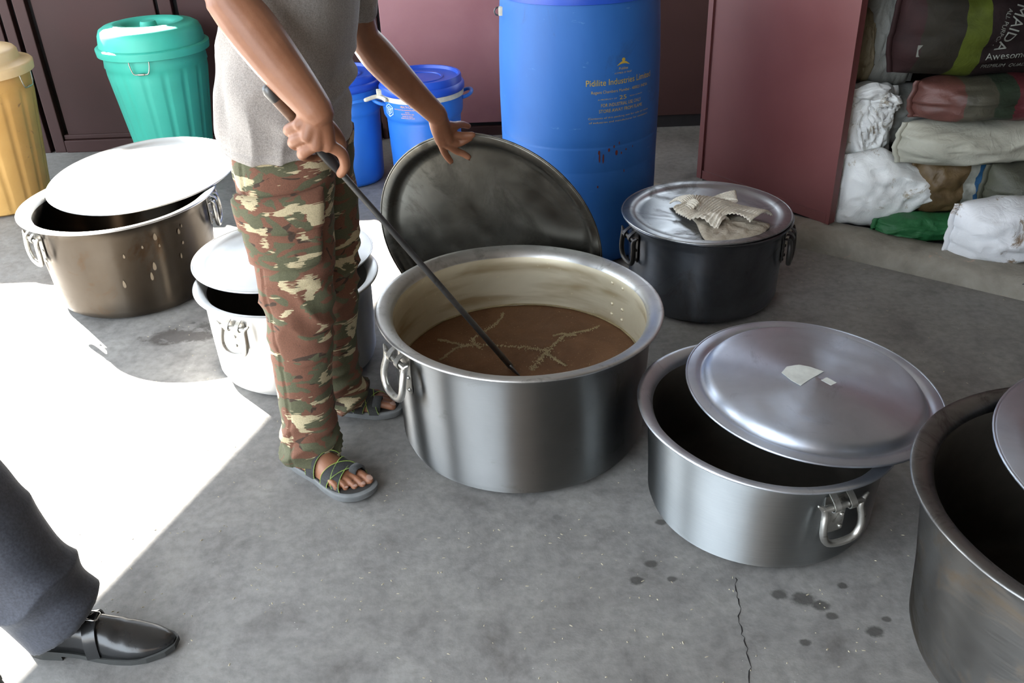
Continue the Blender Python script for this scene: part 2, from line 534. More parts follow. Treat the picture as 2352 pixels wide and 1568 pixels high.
def camo_mat():
    g = G('brushstroke_camouflage')
    base = (0.165, 0.072, 0.043)
    dark = (0.055, 0.034, 0.022)
    green = (0.095, 0.095, 0.052)
    sand = (0.5, 0.42, 0.26)
    st = g.co((1.0, 1.0, 2.1), (0, 0, 0), (0.25, 0.35, 0))
    n1 = g.noise(11, 2, 0.45, 1.3, st)
    c = g.ramp(n1, [(0.0, dark), (0.36, dark), (0.375, base), (1, base)], 'LINEAR')
    n2 = g.noise(9.5, 2, 0.4, 1.6, g.co((1, 1, 2.0), (4.4, 1.2, 2.7), (-0.2, 0.3, 0)))
    f2 = g.ramp(n2, [(0.515, 0.0), (0.53, 1.0)])
    c = g.mix(f2, c, green)
    # sand patches with torn, brush-like edges
    n3 = g.noise(10.5, 1.5, 0.35, 1.0, g.co((1, 1, 1.9), (9.1, 5.3, 0.6), (0.2, -0.25, 0)))
    hair = g.noise(46, 2, 0.5, 0.6, g.co((0.5, 0.5, 4.0), (1, 2, 3), (0.1, 0.55, 0)))
    edge = g.math('ADD', n3, g.math('MULTIPLY', g.math('SUBTRACT', hair, 0.5), 0.34))
    f3 = g.ramp(edge, [(0.605, 0.0), (0.615, 1.0)])
    c = g.mix(f3, c, sand)
    w = g.noise(420, 2)
    c = g.mix(1.0, c, g.ramp(w, [(0.3, 0.8), (0.7, 1.15)]), 'MULTIPLY')
    g.bump(g.math('ADD', g.noise(26, 4), g.math('MULTIPLY', w, 0.2)), 0.25, 0.006)
    return g.out(c, 0.9)
M_camo = camo_mat()
M_stitch = plain('dark_stitching', (0.06, 0.045, 0.03), 0.9)
M_strap = cloth_mat('charcoal_webbing', (0.022, 0.023, 0.023), (0.035, 0.036, 0.036), 700)
M_lime = plain('lime_stitching', (0.42, 0.6, 0.12), 0.7)
M_sole = plain('grey_rubber_sole', (0.16, 0.165, 0.165), 0.75)
M_insole = plain('dark_insole', (0.03, 0.028, 0.026), 0.8)
def leather():
    g = G('polished_black_leather')
    a = g.noise(20, 4)
    g.bump(g.noise(30, 5, 0.7, 0.5), 0.12, 0.004)
    return g.out(g.ramp(a, [(0.3, (0.012, 0.012, 0.012)), (0.7, (0.022, 0.022, 0.023))]), 0.24, 0.0, 0.6)
M_leather = leather()
M_shoe_sole = plain('worn_black_sole', (0.035, 0.036, 0.034), 0.7)
M_buckle = metal('buckle_chrome', (0.6, 0.6, 0.58), (0.75, 0.75, 0.73), (0.4, 0.4, 0.4), 0.2, 10, 0.7, False)
M_wood = paint('dark_wood_grip', (0.09, 0.042, 0.022), (0.15, 0.075, 0.04), None, 0.45, 8, streak=(1, 1, 8))
M_grip = plain('black_grip', (0.015, 0.015, 0.016), 0.45)

# ================================================================== STRUCTURE
def slab(name, pts, z0, z1, mat, parent=None):
    n = len(pts)
    v = [(x, y, z0) for x, y in pts] + [(x, y, z1) for x, y in pts]
    f = [tuple(range(n))[::-1], tuple(range(n, 2 * n))]
    for i in range(n):
        j = (i + 1) % n
        f.append((i, j, j + n, i + n))
    return mk(name, v, f, mat, parent, smooth=False)

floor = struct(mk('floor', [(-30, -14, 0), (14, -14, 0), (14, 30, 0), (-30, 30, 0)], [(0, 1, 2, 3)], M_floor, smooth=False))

# crack running forward from the open silver pot
ck = MB()
cp = spline([(0.483, 1.498), (0.474, 1.439), (0.461, 1.365), (0.458, 1.295), (0.446, 1.211), (0.43, 1.08), (0.44, 0.95)], 7)
for i in range(len(cp)):
    cp[i] = cp[i] + np.array([random.uniform(-0.004, 0.004), random.uniform(-0.003, 0.003)])
for i in range(len(cp) - 1):
    w0 = 0.0010 + 0.0006 * math.sin(i * 1.7); w1 = 0.0010 + 0.0006 * math.sin((i + 1) * 1.7)
    a, b = cp[i], cp[i + 1]
    ck.add([(a[0] - w0, a[1], .0006), (a[0] + w0, a[1], .0006), (b[0] + w1, b[1], .0006), (b[0] - w1, b[1], .0006)], [(0, 1, 2, 3)])
ck.build('crack', M_gap, floor, smooth=False)

# crumbs strewn on the concrete
POT_SPOTS = [(0.023, 2.123, .36), (0.594, 1.764, .29), (0.681, 2.892, .28), (-1.393, 3.12, .32), (-0.679, 2.523, .27), (1.107, 1.239, .36), (0.29, 3.4, .32), (-0.06, 2.63, .2)]
cr = MB()
for i in range(900):
    x = random.uniform(-1.3, 2.0); y = random.uniform(0.9, 3.6)
    a = random.uniform(0, PI); l = random.uniform(0.0012, 0.0042); w = random.uniform(0.0007, 0.0016); h = random.uniform(0.0008, 0.002)
    if random.random() < 0.45:
        x = random.gauss(0.1, 0.8); y = random.gauss(1.5, 0.35)
    if any((x - px) ** 2 + (y - py) ** 2 < pr * pr for px, py, pr in POT_SPOTS): continue
    ca, sa = math.cos(a), math.sin(a)
    q = [(x + ca * l - sa * w, y + sa * l + ca * w, 0.0002), (x - ca * l - sa * w, y - sa * l + ca * w, 0.0002), (x - ca * l + sa * w, y - sa * l - ca * w, 0.0002), (x + ca * l + sa * w, y + sa * l - ca * w, 0.0002), (x, y, h)]
    cr.add(q, [(0, 1, 4), (1, 2, 4), (2, 3, 4), (3, 0, 4)])
crumbs = cr.build('spilled_crumbs', plain('straw_crumbs', (0.42, 0.37, 0.27), 0.9), None, smooth=False)
crumbs['kind'] = 'stuff'
tag(crumbs, 'pale crumbs and grains scattered over the grey concrete floor', 'crumbs')

# back wall of painted steel sheets between posts
WY = 4.85
wall = struct(slab('wall_back', [(-6.0, WY + 0.02), (1.9, WY + 0.02), (1.9, WY + 0.06), (-6.0, WY + 0.06)], 0, 1.15, M_gap))
def panel(x0, x1, z1, mat, name='sheet_panel', y0=WY - 0.004, y1=WY + 0.02, z0=0.07):
    v, f = box(x1 - x0, y1 - y0, z1 - z0, ((x0 + x1) / 2, (y0 + y1) / 2, (z0 + z1) / 2), 0.004)
    return mk(name, v, f, mat, wall, smooth=False)
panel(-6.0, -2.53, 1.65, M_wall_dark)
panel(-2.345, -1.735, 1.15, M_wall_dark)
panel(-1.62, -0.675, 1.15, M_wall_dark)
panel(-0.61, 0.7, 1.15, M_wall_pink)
panel(0.72, 1.9, 1.15, M_wall_dark)  # dark sheet colour stands in for the shade beside the drum
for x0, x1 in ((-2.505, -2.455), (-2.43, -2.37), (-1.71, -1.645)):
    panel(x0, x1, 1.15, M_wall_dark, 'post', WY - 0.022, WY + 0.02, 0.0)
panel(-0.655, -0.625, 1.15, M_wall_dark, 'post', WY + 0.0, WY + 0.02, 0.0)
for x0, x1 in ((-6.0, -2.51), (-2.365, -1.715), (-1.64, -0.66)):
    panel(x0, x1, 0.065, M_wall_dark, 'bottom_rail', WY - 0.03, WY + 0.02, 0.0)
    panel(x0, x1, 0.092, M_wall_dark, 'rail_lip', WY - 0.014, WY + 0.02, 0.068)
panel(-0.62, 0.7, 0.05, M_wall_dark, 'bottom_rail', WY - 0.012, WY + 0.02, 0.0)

# unseen roof cut to shape the light, closed walls to the right and behind the viewer
struct(slab('ceiling', [(-4.55, 3.0), (-3.17, 7.0), (-1.6, 7.0), (0.4, 5.3), (4.5, 5.3), (4.5, -2.4), (-1.6, -2.4), (-1.6, 0.5), (-4.0, 0.5)][::-1], 3.0, 3.1, M_roof))
struct(slab('wall_front', [(-1.15, -2.3), (4.4, -2.3), (4.4, -2.2), (-1.15, -2.2)], 0, 3.0, M_white_wall))
struct(slab('sky_light_blocker', [(-1.6, 6.96), (0.4, 5.26), (4.4, 5.26), (4.4, 5.3), (0.42, 5.3), (-1.58, 7.0)], 1.9, 3.0, M_roof))  # added unseen fascia that cuts sky light from the back
struct(slab('wall_right', [(4.3, -2.2), (4.4, -2.2), (4.4, 5.3), (4.3, 5.3)], 0, 3.0, M_white_wall))

# store room frame: U along the kerb, V into the store
SO = Vector((1.257, 3.29, 0)); SU = Vector((0.78, -0.626, 0)); SV = Vector((0.626, 0.78, 0))
def sp(u, v, z=0.0):
    return SO + SU * u + SV * v + Vector((0, 0, z))
kr = MB()
prof = [(-0.118, -0.002), (-0.112, 0.03), (-0.10, 0.055), (-0.08, 0.068), (-0.04, 0.072), (0.0, 0.072), (0.055, 0.068), (0.075, 0.03), (0.08, -0.002)]
NU = 90
rows = []
for i in range(NU + 1):
    u = -0.85 + 2.9 * i / NU
    for j, (v_, z_) in enumerate(prof):
        p = sp(u, v_, z_)
        d = noise.noise(Vector((u * 7, v_ * 9, 1.3))) * 0.010 + noise.noise(Vector((u * 28, v_ * 30, 4.0))) * 0.004
        if j in (0, len(prof) - 1): d = 0
        rows.append(p + Vector((0, 0, d)) - SV * d * 0.6)
n = len(prof)
fs = [(i * n + j, (i + 1) * n + j, (i + 1) * n + j + 1, i * n + j + 1) for i in range(NU) for j in range(n - 1)]
kerb = struct(mk('trim_1', rows, fs, M_kerb))
# bent nail stuck in the kerb
na = sp(0.72, -0.10, 0.052)
tv, tf = tube([na, na + Vector((0.012, -0.008, 0.012)), na + Vector((0.03, -0.022, 0.016))], 0.0022, 6)
mk('nail', tv, tf, M_rod, kerb)

def wallseg(name, a, b, z0, z1, th, mat):
    a = Vector((a[0], a[1], 0)); b = Vector((b[0], b[1], 0))
    d = (b - a).normalized(); nn = Vector((-d.y, d.x, 0)) * th
    return slab(name, [(a.x, a.y), (b.x, b.y), (b.x + nn.x, b.y + nn.y), (a.x + nn.x, a.y + nn.y)], z0, z1, mat)
a = sp(-0.6, 1.0); b = sp(2.0, 1.0)
struct(wallseg('wall_store_back', a, b, 0, 1.35, 0.05, M_store))
a = sp(-0.66, 0.22); b = sp(-0.6, 1.02)
struct(wallseg('wall_store_left', a, b, 0, 1.35, -0.04, M_store))
a = sp(-0.02, 0.06); b = sp(2.0, 0.06)
struct(wallseg('wall_store_front', a, b, 0.97, 1.35, 0.05, M_door))  # unseen lintel, lowered to keep daylight off the sacks
q = [sp(-0.75, 0.0), sp(2.0, 0.0), sp(2.0, 1.1), sp(-0.75, 1.1)]
struct(slab('ceiling_store', [(p.x, p.y) for p in q], 1.35, 1.4, M_store))
# maroon door leaf
A = Vector((1.255, 3.288, 0)); B = Vector((0.862, 3.872, 0))
dd = (B - A).normalized(); nn = Vector((dd.y, -dd.x, 0)) * 0.035
door = struct(slab('door_1', [(A.x, A.y), (A.x + nn.x, A.y + nn.y), (B.x + nn.x, B.y + nn.y), (B.x, B.y)], 0.074, 1.34, M_door))
# folded sheet edges of the leaf and its bottom hem
def on_door(s, off, z): return A + dd * s + nn.normalized() * (-off) + Vector((0, 0, z))
def door_strip(name, s0, s1, z0, z1, off):
    v = []
    for o_ in (-0.001, off):
        v += [on_door(s0, o_, z0), on_door(s1, o_, z0), on_door(s1, o_, z1), on_door(s0, o_, z1)]
    f = [(0, 1, 2, 3), (7, 6, 5, 4), (0, 4, 5, 1), (1, 5, 6, 2), (2, 6, 7, 3), (3, 7, 4, 0)]
    return mk(name, v, f, M_door, door, smooth=False)
Ld = (B - A).length
door_strip('edge_fold', Ld - 0.022, Ld + 0.004, 0.074, 1.34, 0.01)
door_strip('edge_fold', -0.004, 0.012, 0.074, 1.34, 0.006)
door_strip('bottom_hem', 0.013, Ld - 0.023, 0.074, 0.112, 0.006)

# ================================================================== POTS
def ring_patch(r, a0, a1, z0, z1, th, na=6, taper=0.0):
    """thin curved plate on a cylinder of radius r"""
    v = []; f = []
    for k in (0, 1):
        for i in range(na + 1):
            for j in (0, 1):
                z = z0 if j == 0 else z1
                w = 1.0 - (taper if j == 0 else 0)
                am = (a0 + a1) / 2
                a = am + (a0 + (a1 - a0) * i / na - am) * w
                rr = r + th * k
                v.append((rr * math.cos(a), rr * math.sin(a), z))
    m = 2 * (na + 1)
    for i in range(na):
        f.append((m + 2 * i, m + 2 * i + 2, m + 2 * i + 3, m + 2 * i + 1))
        f.append((2 * i, 2 * i + 1, 2 * i + 3, 2 * i + 2))
        f.append((2 * i, 2 * i + 2, m + 2 * i + 2, m + 2 * i))
        f.append((2 * i + 1, m + 2 * i + 1, m + 2 * i + 3, 2 * i + 3))
    f.append((0, m, m + 1, 1)); e = 2 * na
    f.append((e, e + 1, m + e + 1, m + e))
    return v, f

def ribbon(path, width_dir, w, th=0.002):
    """flat strap of width w along path; thickness th along path normal"""
    P = [Vector(p) for p in path]; W = Vector(width_dir).normalized() * (w / 2)
    rings = []
    for i in range(len(P)):
        t = (P[min(i + 1, len(P) - 1)] - P[max(i - 1, 0)]).normalized()
        nn_ = t.cross(W).normalized() * th / 2
        rings.append([P[i] - W - nn_, P[i] + W - nn_, P[i] + W + nn_, P[i] - W + nn_])
    return loft(rings)

def rivet_geo(r=0.0055):
    return lathe([(0.0001, 0.0035), (r * 0.6, 0.003), (r, 0.0008), (r, -0.001)], 10)
_rv, _rf = rivet_geo()
RIVET = {}
def rivet(parent, pos, nrm, mat):
    if mat.name not in RIVET:
        me = bpy.data.meshes.new('rivet')
        me.from_pydata(_rv, [], _rf); me.materials.append(mat)
        me.polygons.foreach_set('use_smooth', [True] * len(me.polygons))
        RIVET[mat.name] = me
    o = bpy.data.objects.new('rivet', RIVET[mat.name])
    COL.objects.link(o)
    o.parent = parent
    o.location = pos
    o.rotation_euler = Vector(nrm).to_track_quat('Z', 'Y').to_euler()
    return o

def pot(name, label, cx, cy, Z, R, Rw, Rb, nrm, m_out, m_in, handles, m_h=None, group='aluminium cooking pots on the floor', swing=0.0, hs=1.0, m_rim=None):
    root = thing(name, label, 'pot', (cx, cy, 0), group=group)
    m_h = m_h or M_cast
    prof = [(0.0005, 0.0), (Rb * 0.6, 0.0), (Rb - 0.045, 0.001), (Rb - 0.022, 0.006), (Rb - 0.008, 0.018), (Rb, 0.038), (Rb + (Rw - Rb) * 0.4, Z * 0.4), (Rw, Z * 0.72),
            (Rw + 0.001, Z - 0.042), (Rw + 0.006, Z - 0.026), (Rw + 0.016, Z - 0.013), (R - 0.010, Z - 0.005), (R - 0.001, Z - 0.003), (R, Z), (R - 0.003, Z + 0.003),
            (R - 0.012, Z + 0.002), (Rw + 0.011, Z - 0.001), (Rw - 0.001, Z - 0.006), (Rw - 0.009, Z - 0.018), (Rw - 0.0105, Z - 0.045),
            (Rw - 0.009, Z * 0.7), (Rb - 0.009, 0.05), (Rb - 0.014, 0.026), (Rb - 0.04, 0.012), (Rb * 0.5, 0.009), (0.0005, 0.009)]
    # smooth out long runs
    P = []
    for i in range(len(prof) - 1):
        (r0, z0), (r1, z1) = prof[i], prof[i + 1]
        k = max(1, int(math.hypot(r1 - r0, z1 - z0) / 0.05))
        for j in range(k):
            P.append((r0 + (r1 - r0) * j / k, z0 + (z1 - z0) * j / k, i))
    P.append((*prof[-1], len(prof) - 1))
    sx, sy = nrm[0] / nrm[2], nrm[1] / nrm[2]
    sd_ = sum(map(ord, name + label)) % 97
    def fn(x, y, z):
        d = 0.0025 * noise.noise(Vector((x * 4 + sd_, y * 4, z * 5)))
        r = math.hypot(x, y)
        if r > 0.05 and z > 0.03:
            x += x / r * d; y += y / r * d
        zz = z - (sx * x + sy * y) * (z / Z)
        if z > Z - 0.03: zz += 0.002 * noise.noise(Vector((x * 6, y * 6, sd_)))
        return (x, y, zz)
    seg = 96
    v, f = lathe([(r, z) for r, z, _ in P], seg, fn)
    fm = []
    for i in range(len(P) - 1):
        fm += [1 if P[i][2] >= 18 else (2 if P[i][2] >= 11 else 0)] * seg
    mk('body', v, f, m_out, root, mats=[m_in, m_rim or m_out], fmat=fm)
    for a in handles:
        handle(root, a, Z, Rw, nrm, m_h, m_out, swing, hs)
    return root

def handle(root, a, Z, Rw, nrm, m_h, m_out, swing=0.0, hs=1.0):
    n_ = Vector((math.cos(a), math.sin(a), 0)); t_ = Vector((-math.sin(a), math.cos(a), 0))
    Zl = Z - (nrm[0] * n_.x + nrm[1] * n_.y) * Rw / nrm[2]
    ax = Zl - 0.046 * hs
    def P(t, z, r): return n_ * (Rw + r * hs) + t_ * t * hs + Vector((0, 0, ax + z * hs))
    ringp = [(-0.064, 0.012, 0.024), (-0.052, 0.002, 0.026), (-0.046, -0.012, 0.028), (-0.050, -0.04, 0.030 + swing * 0.04), (-0.049, -0.068, 0.03 + swing * 0.07),
             (-0.034, -0.092, 0.029 + swing * 0.09), (0, -0.099, 0.028 + swing * 0.1), (0.034, -0.092, 0.029 + swing * 0.09), (0.049, -0.068, 0.03 + swing * 0.07),
             (0.050, -0.04, 0.030 + swing * 0.04), (0.046, -0.012, 0.028), (0.052, 0.002, 0.026), (0.064, 0.012, 0.024)]
    sm = spline(ringp, 4)
    rad = []
    for i in range(len(sm)):
        e = min(i, len(sm) - 1 - i) / 4.0
        rad.append((0.0035 + 0.0055 * min(1, e / 1.6)) * hs)
    mb = MB()
    mb.add(*tube([P(*q) for q in sm], rad, 10))
    mb.add(*tube([P(-0.05, 0.0, 0.027), P(0.05, 0.0, 0.027)], 0.0075 * hs, 10))
    h = mb.build('handle', m_h, root, auto=None)
    w = 0.031 * hs / Rw
    pv, pf = ring_patch(Rw + 0.002, a - w, a + w, Zl - 0.142 * hs, Zl - 0.034 * hs, 0.003, 6, 0.15)
    mk('plate', pv, pf, m_h, h, smooth=False)
    for s in (-0.021, 0.021):
        path = spline([P(s, 0.030, 0.004), P(s, 0.024, 0.012), P(s, 0.014, 0.028), P(s, 0.002, 0.038), P(s, -0.009, 0.034), P(s, -0.011, 0.024), P(s, -0.008, 0.012), P(s, -0.012, 0.006)], 3)
        rv, rf = ribbon([tuple(q) for q in path], t_, 0.016 * hs, 0.0025)
        st = mk('strap', rv, rf, m_h, h, auto=40)
        rivet(h, P(s, 0.030, 0.006), n_, m_h)
    for s in (-0.02, 0.02):
        for z in (-0.05, -0.085):
            rivet(h, P(s, z, 0.006), n_, m_h)

rad = math.radians
main_pot = pot('cooking_pot', 'large worn aluminium pot full of brown broth in the middle', 0.023, 2.123, 0.385, 0.377, 0.342, 0.333, (0.031, -0.005, 1), M_alu_main, M_alu_in, [rad(212), rad(32)], swing=0.15, m_rim=M_rim)
# rivet heads seen on the far inner wall
for a_, z_ in ((36, .35), (28, .35), (36, .283), (28, .283), (36, .25), (28, .25)):
    A_ = rad(a_)
    rivet(main_pot, (0.3325 * math.cos(A_), 0.3325 * math.sin(A_), z_ - 0.010), (-math.cos(A_), -math.sin(A_), 0), M_alu_in)
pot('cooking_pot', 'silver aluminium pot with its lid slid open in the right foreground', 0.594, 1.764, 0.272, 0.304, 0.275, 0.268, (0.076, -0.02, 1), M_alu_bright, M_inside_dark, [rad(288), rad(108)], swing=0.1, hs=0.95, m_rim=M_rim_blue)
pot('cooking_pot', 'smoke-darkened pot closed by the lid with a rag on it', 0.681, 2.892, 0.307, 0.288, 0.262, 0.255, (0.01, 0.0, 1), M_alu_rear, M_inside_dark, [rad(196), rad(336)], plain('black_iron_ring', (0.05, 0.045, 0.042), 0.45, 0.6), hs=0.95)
left_pot = pot('cooking_pot', 'bronze-tinged pot with glaring open lid beside the yellow bin', -1.393, 3.12, 0.362, 0.342, 0.303, 0.285, (-0.023, -0.008, 1), M_alu_bronze, M_alu_bronze, [rad(226), rad(8)], hs=0.95, m_rim=M_alu_pale)
M_drip = plain('dried_batter', (0.17, 0.13, 0.085), 0.7)
for a_, z_, w_, h_ in ((309, .30, .006, .013), (325.5, .29, .005, .010), (300, .275, .003, .006), (310.5, .265, .003, .006), (288, .255, .003, .008), (283.5, .15, .005, .015), (304.5, .195, .006, .016), (301.5, .16, .005, .016), (328.5, .305, .003, .006), (327, .245, .004, .006), (324, .2, .003, .01)):
    vv = []
    for k in range(12):
        t = 2 * PI * k / 12
        zz = z_ + h_ * math.sin(t); aa = rad(a_) + w_ * math.cos(t) * (1 - 0.35 * math.sin(t)) / 0.3
        rr = 0.285 + 0.018 * min(1, zz / 0.2606) + 0.0012
        rr = (0.285 + 0.0072 * min(1, max(0, (zz - 0.038) / 0.1068)) + 0.0108 * min(1, max(0, (zz - 0.1448) / 0.1158))) + 0.0035
        vv.append((rr * math.cos(aa), rr * math.sin(aa), zz))
    mk('dried_drip', vv, [tuple(range(12))], M_drip, left_pot, smooth=False)
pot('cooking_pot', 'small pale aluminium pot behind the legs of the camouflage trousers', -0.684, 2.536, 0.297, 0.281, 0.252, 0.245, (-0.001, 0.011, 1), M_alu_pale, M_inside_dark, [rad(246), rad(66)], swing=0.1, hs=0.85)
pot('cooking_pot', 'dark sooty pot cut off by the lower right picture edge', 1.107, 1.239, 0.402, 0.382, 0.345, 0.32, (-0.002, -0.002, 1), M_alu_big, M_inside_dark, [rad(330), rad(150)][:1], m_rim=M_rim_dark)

def lid(name, label, loc, nrm, R, mat, prof, group='round pot lids', spin=0.0):
    root = thing(name, label, 'lid', loc, group=group)
    q = Vector(nrm).normalized().to_track_quat('Z', 'Y')
    root.rotation_mode = 'QUATERNION'
    root.rotation_quaternion = q
    top = prof
    bot = [(r, z - 0.0025) for r, z in prof]
    P = top + bot[::-1]
    sdv = sum(map(ord, label)) % 53
    def fn(x, y, z):
        return (x, y, z + 0.003 * noise.noise(Vector((x * 3.5 + sdv, y * 3.5, 0))))
    v, f = lathe(P, 96, fn)
    mk('disc', v, f, mat, root)
    ev, ef = tube([fn((R) * math.cos(2 * PI * k / 96), (R) * math.sin(2 * PI * k / 96), prof[-1][1] - 0.0012) for k in range(96)], 0.003, 8, closed=True)
    mk('rolled_edge', ev, ef, mat, root)
    return root

def prof_raised(R, h=0.017, fl=0.036):
    return [(0.0005, h + 0.009), (R * 0.3, h + 0.008), (R * 0.6, h + 0.005), (R - fl - 0.034, h + 0.001), (R - fl - 0.022, h), (R - fl - 0.013, h - 0.003), (R - fl - 0.006, h * 0.3), (R - fl, -0.006), (R - fl + 0.005, -0.005), (R - fl + 0.010, 0.0), (R - fl * 0.5, 0.001), (R - 0.004, 0.0), (R, -0.001)]
def prof_sunk(R, h=0.009, fl=0.036):
    return [(0.0005, -h + 0.002), (R * 0.4, -h + 0.002), (R * 0.7, -h + 0.001), (R - fl - 0.03, -h), (R - fl - 0.014, -h), (R - fl - 0.005, -h * 0.6), (R - fl + 0.004, -h * 0.1), (R - fl + 0.012, 0.0), (R - 0.006, 0.0), (R, -0.001)]

L1 = lid('pot_lid', 'bluish silver lid with torn sticker on the right foreground pot', (0.712, 1.81, 0.3005), (0.066, -0.034, 1), 0.298, M_alu_lid, prof_raised(0.298))
# torn sticker remnants
def sticker(root, pts, z):
    inv = root.rotation_quaternion.inverted()
    c = Vector(root.location)
    P = [inv @ (Vector((x, y, 0.305)) - c) for x, y in pts]
    v = [(p.x, p.y, z) for p in P] + [(p.x, p.y, z + 0.0006) for p in P]
    n = len(P)
    f = [tuple(range(n, 2 * n))] + [(i, (i + 1) % n, (i + 1) % n + n, i + n) for i in range(n)]
    mk('sticker_remnant', v, f, M_sticker, root, smooth=False)
def lidz(R): return 0.0205
sticker(L1, [(0.635, 1.823), (0.655, 1.85), (0.687, 1.859), (0.71, 1.852), (0.74, 1.831), (0.70, 1.80), (0.682, 1.785), (0.666, 1.77), (0.65, 1.79)][::-1], 0.0268)
sticker(L1, [(0.722, 1.796), (0.74, 1.808), (0.756, 1.786), (0.739, 1.774)][::-1], 0.0258)
lid('pot_lid', 'flat grey lid under the folded rag on the smoke-darkened pot', (0.677, 2.892, 0.316), (0.006, 0.0, 1), 0.284, metal('dull_lid_aluminium', (0.27, 0.28, 0.285), (0.4, 0.41, 0.42), (0.15, 0.15, 0.15), 0.36, 4, 0.52, False, 0.05, 6, brushed=0.35), prof_sunk(0.284))
lid('pot_lid', 'sunlit glaring lid lying askew on the bronze-tinged pot', (-1.369, 3.323, 0.379), (-0.039, -0.08, 0.996), 0.345, M_alu_pale, prof_sunk(0.345, 0.006))
lid('pot_lid', 'pale lid pushed back on the small pot behind the legs', (-0.723, 2.687, 0.3105), (0.0, 0.004, 1), 0.284, M_alu_pale, prof_sunk(0.284, 0.006))
lid('pot_lid', 'blackened lid standing on edge behind the large broth pot, steadied by a hand', (-0.0633, 2.5736, 0.366), (-0.3668, -0.9168, -0.1581), 0.362, M_alu_black, prof_sunk(0.362, 0.02, 0.03))
lid('pot_lid', 'grey lid on the dark pot at the right picture edge', (1.30, 1.30, 0.4165), (0.01, 0.0, 1), 0.386, M_alu_lid, prof_sunk(0.386, 0.005, 0.05))

# broth in the large pot
BZ = 0.209
broth = thing('lentil_broth', 'brown lentil broth with frothy streaks inside the large pot', 'broth', (0.023, 2.123, BZ))
v = [(0, 0, 0)]; f = []
NR, NS = 26, 90
for i in range(1, NR + 1):
    for k in range(NS):
        r = 0.330 * i / NR; a_ = 2 * PI * k / NS
        x, y = r * math.cos(a_), r * math.sin(a_)
        z = 0.0022 * noise.noise(Vector((x * 14, y * 14, 0))) + 0.0012 * noise.noise(Vector((x * 60, y * 60, 3)))
        v.append((x, y, z))
for k in range(NS):
    f.append((0, 1 + k, 1 + (k + 1) % NS))
for i in range(NR - 1):
    for k in range(NS):
        a0 = 1 + i * NS + k; a1 = 1 + i * NS + (k + 1) % NS
        f.append((a0, a0 + NS, a1 + NS, a1))
mk('surface', v, f, M_broth, broth)
def streak(pts, w0, w1):
    mb = MB()
    pp = spline([(x - 0.023, y - 2.123) for x, y in pts], 10)
    n = len(pp)
    rs = random.Random(int(w0 * 1e5 + len(pts) * 31 + pts[0][0] * 1000))
    for i, q in enumerate(pp):
        k = i / (n - 1)
        w = 1.5 * (w0 + (w1 - w0) * k) * (0.5 + 0.9 * abs(noise.noise(Vector((i * 0.35, w0 * 999, 0)))))
        bx = q[0] + 0.006 * noise.noise(Vector((q[0] * 40, q[1] * 40, 1))); by = q[1] + 0.006 * noise.noise(Vector((q[0] * 40, q[1] * 40, 5)))
        for _ in range(7):
            a_, d_ = rs.uniform(0, 2 * PI), w * abs(rs.gauss(0, 0.65))
            x, y = bx + d_ * math.cos(a_), by + d_ * math.sin(a_)
            r = rs.uniform(0.0012, 0.0034) * (1.1 - 0.3 * min(1, d_ / max(w, 1e-4)))
            h = r * rs.uniform(0.35, 0.7)
            vv = [(x + r * math.cos(2 * PI * j / 6 + a_), y + r * (0.6 + 0.4 * math.cos(a_) ** 2) * math.sin(2 * PI * j / 6 + a_), 0.0) for j in range(6)] + [(x, y, 0.0025 + h)]
            mb.add(vv, [(j, (j + 1) % 6, 6) for j in range(6)])
    o = mb.build('froth_streak', M_froth, broth, auto=None)
    o['kind'] = 'stuff'
streak([(-0.024, 2.405), (-0.033, 2.36), (-0.076, 2.30), (-0.11, 2.25), (-0.09, 2.2)], 0.004, 0.008)
streak([(-0.21, 2.262), (-0.182, 2.245), (-0.14, 2.222), (-0.10, 2.222), (0.0, 2.205), (0.06, 2.19), (0.1, 2.17)], 0.005, 0.011)
streak([(0.253, 2.301), (0.21, 2.278), (0.165, 2.262), (0.13, 2.228), (0.09, 2.16), (0.07, 2.12), (0.05, 2.08)], 0.005, 0.012)
streak([(0.12, 2.255), (0.145, 2.262), (0.18, 2.256)], 0.004, 0.004)
streak([(-0.14, 2.22), (-0.17, 2.19), (-0.20, 2.15)], 0.006, 0.003)
streak([(0.09, 2.16), (0.115, 2.13), (0.14, 2.09)], 0.009, 0.004)
# pale scum line clinging to the pot wall
tv, tf = tube([(0.330 * math.cos(2 * PI * k / 90), 0.330 * math.sin(2 * PI * k / 90), 0.003 + 0.002 * noise.noise(Vector((k * 0.5, 0, 0)))) for k in range(90)], [0.0028 + 0.0012 * abs(noise.noise(Vector((k * 0.7, 2, 0)))) for k in range(90)], 6, closed=True)
mk('scum_line', tv, tf, M_froth, broth)

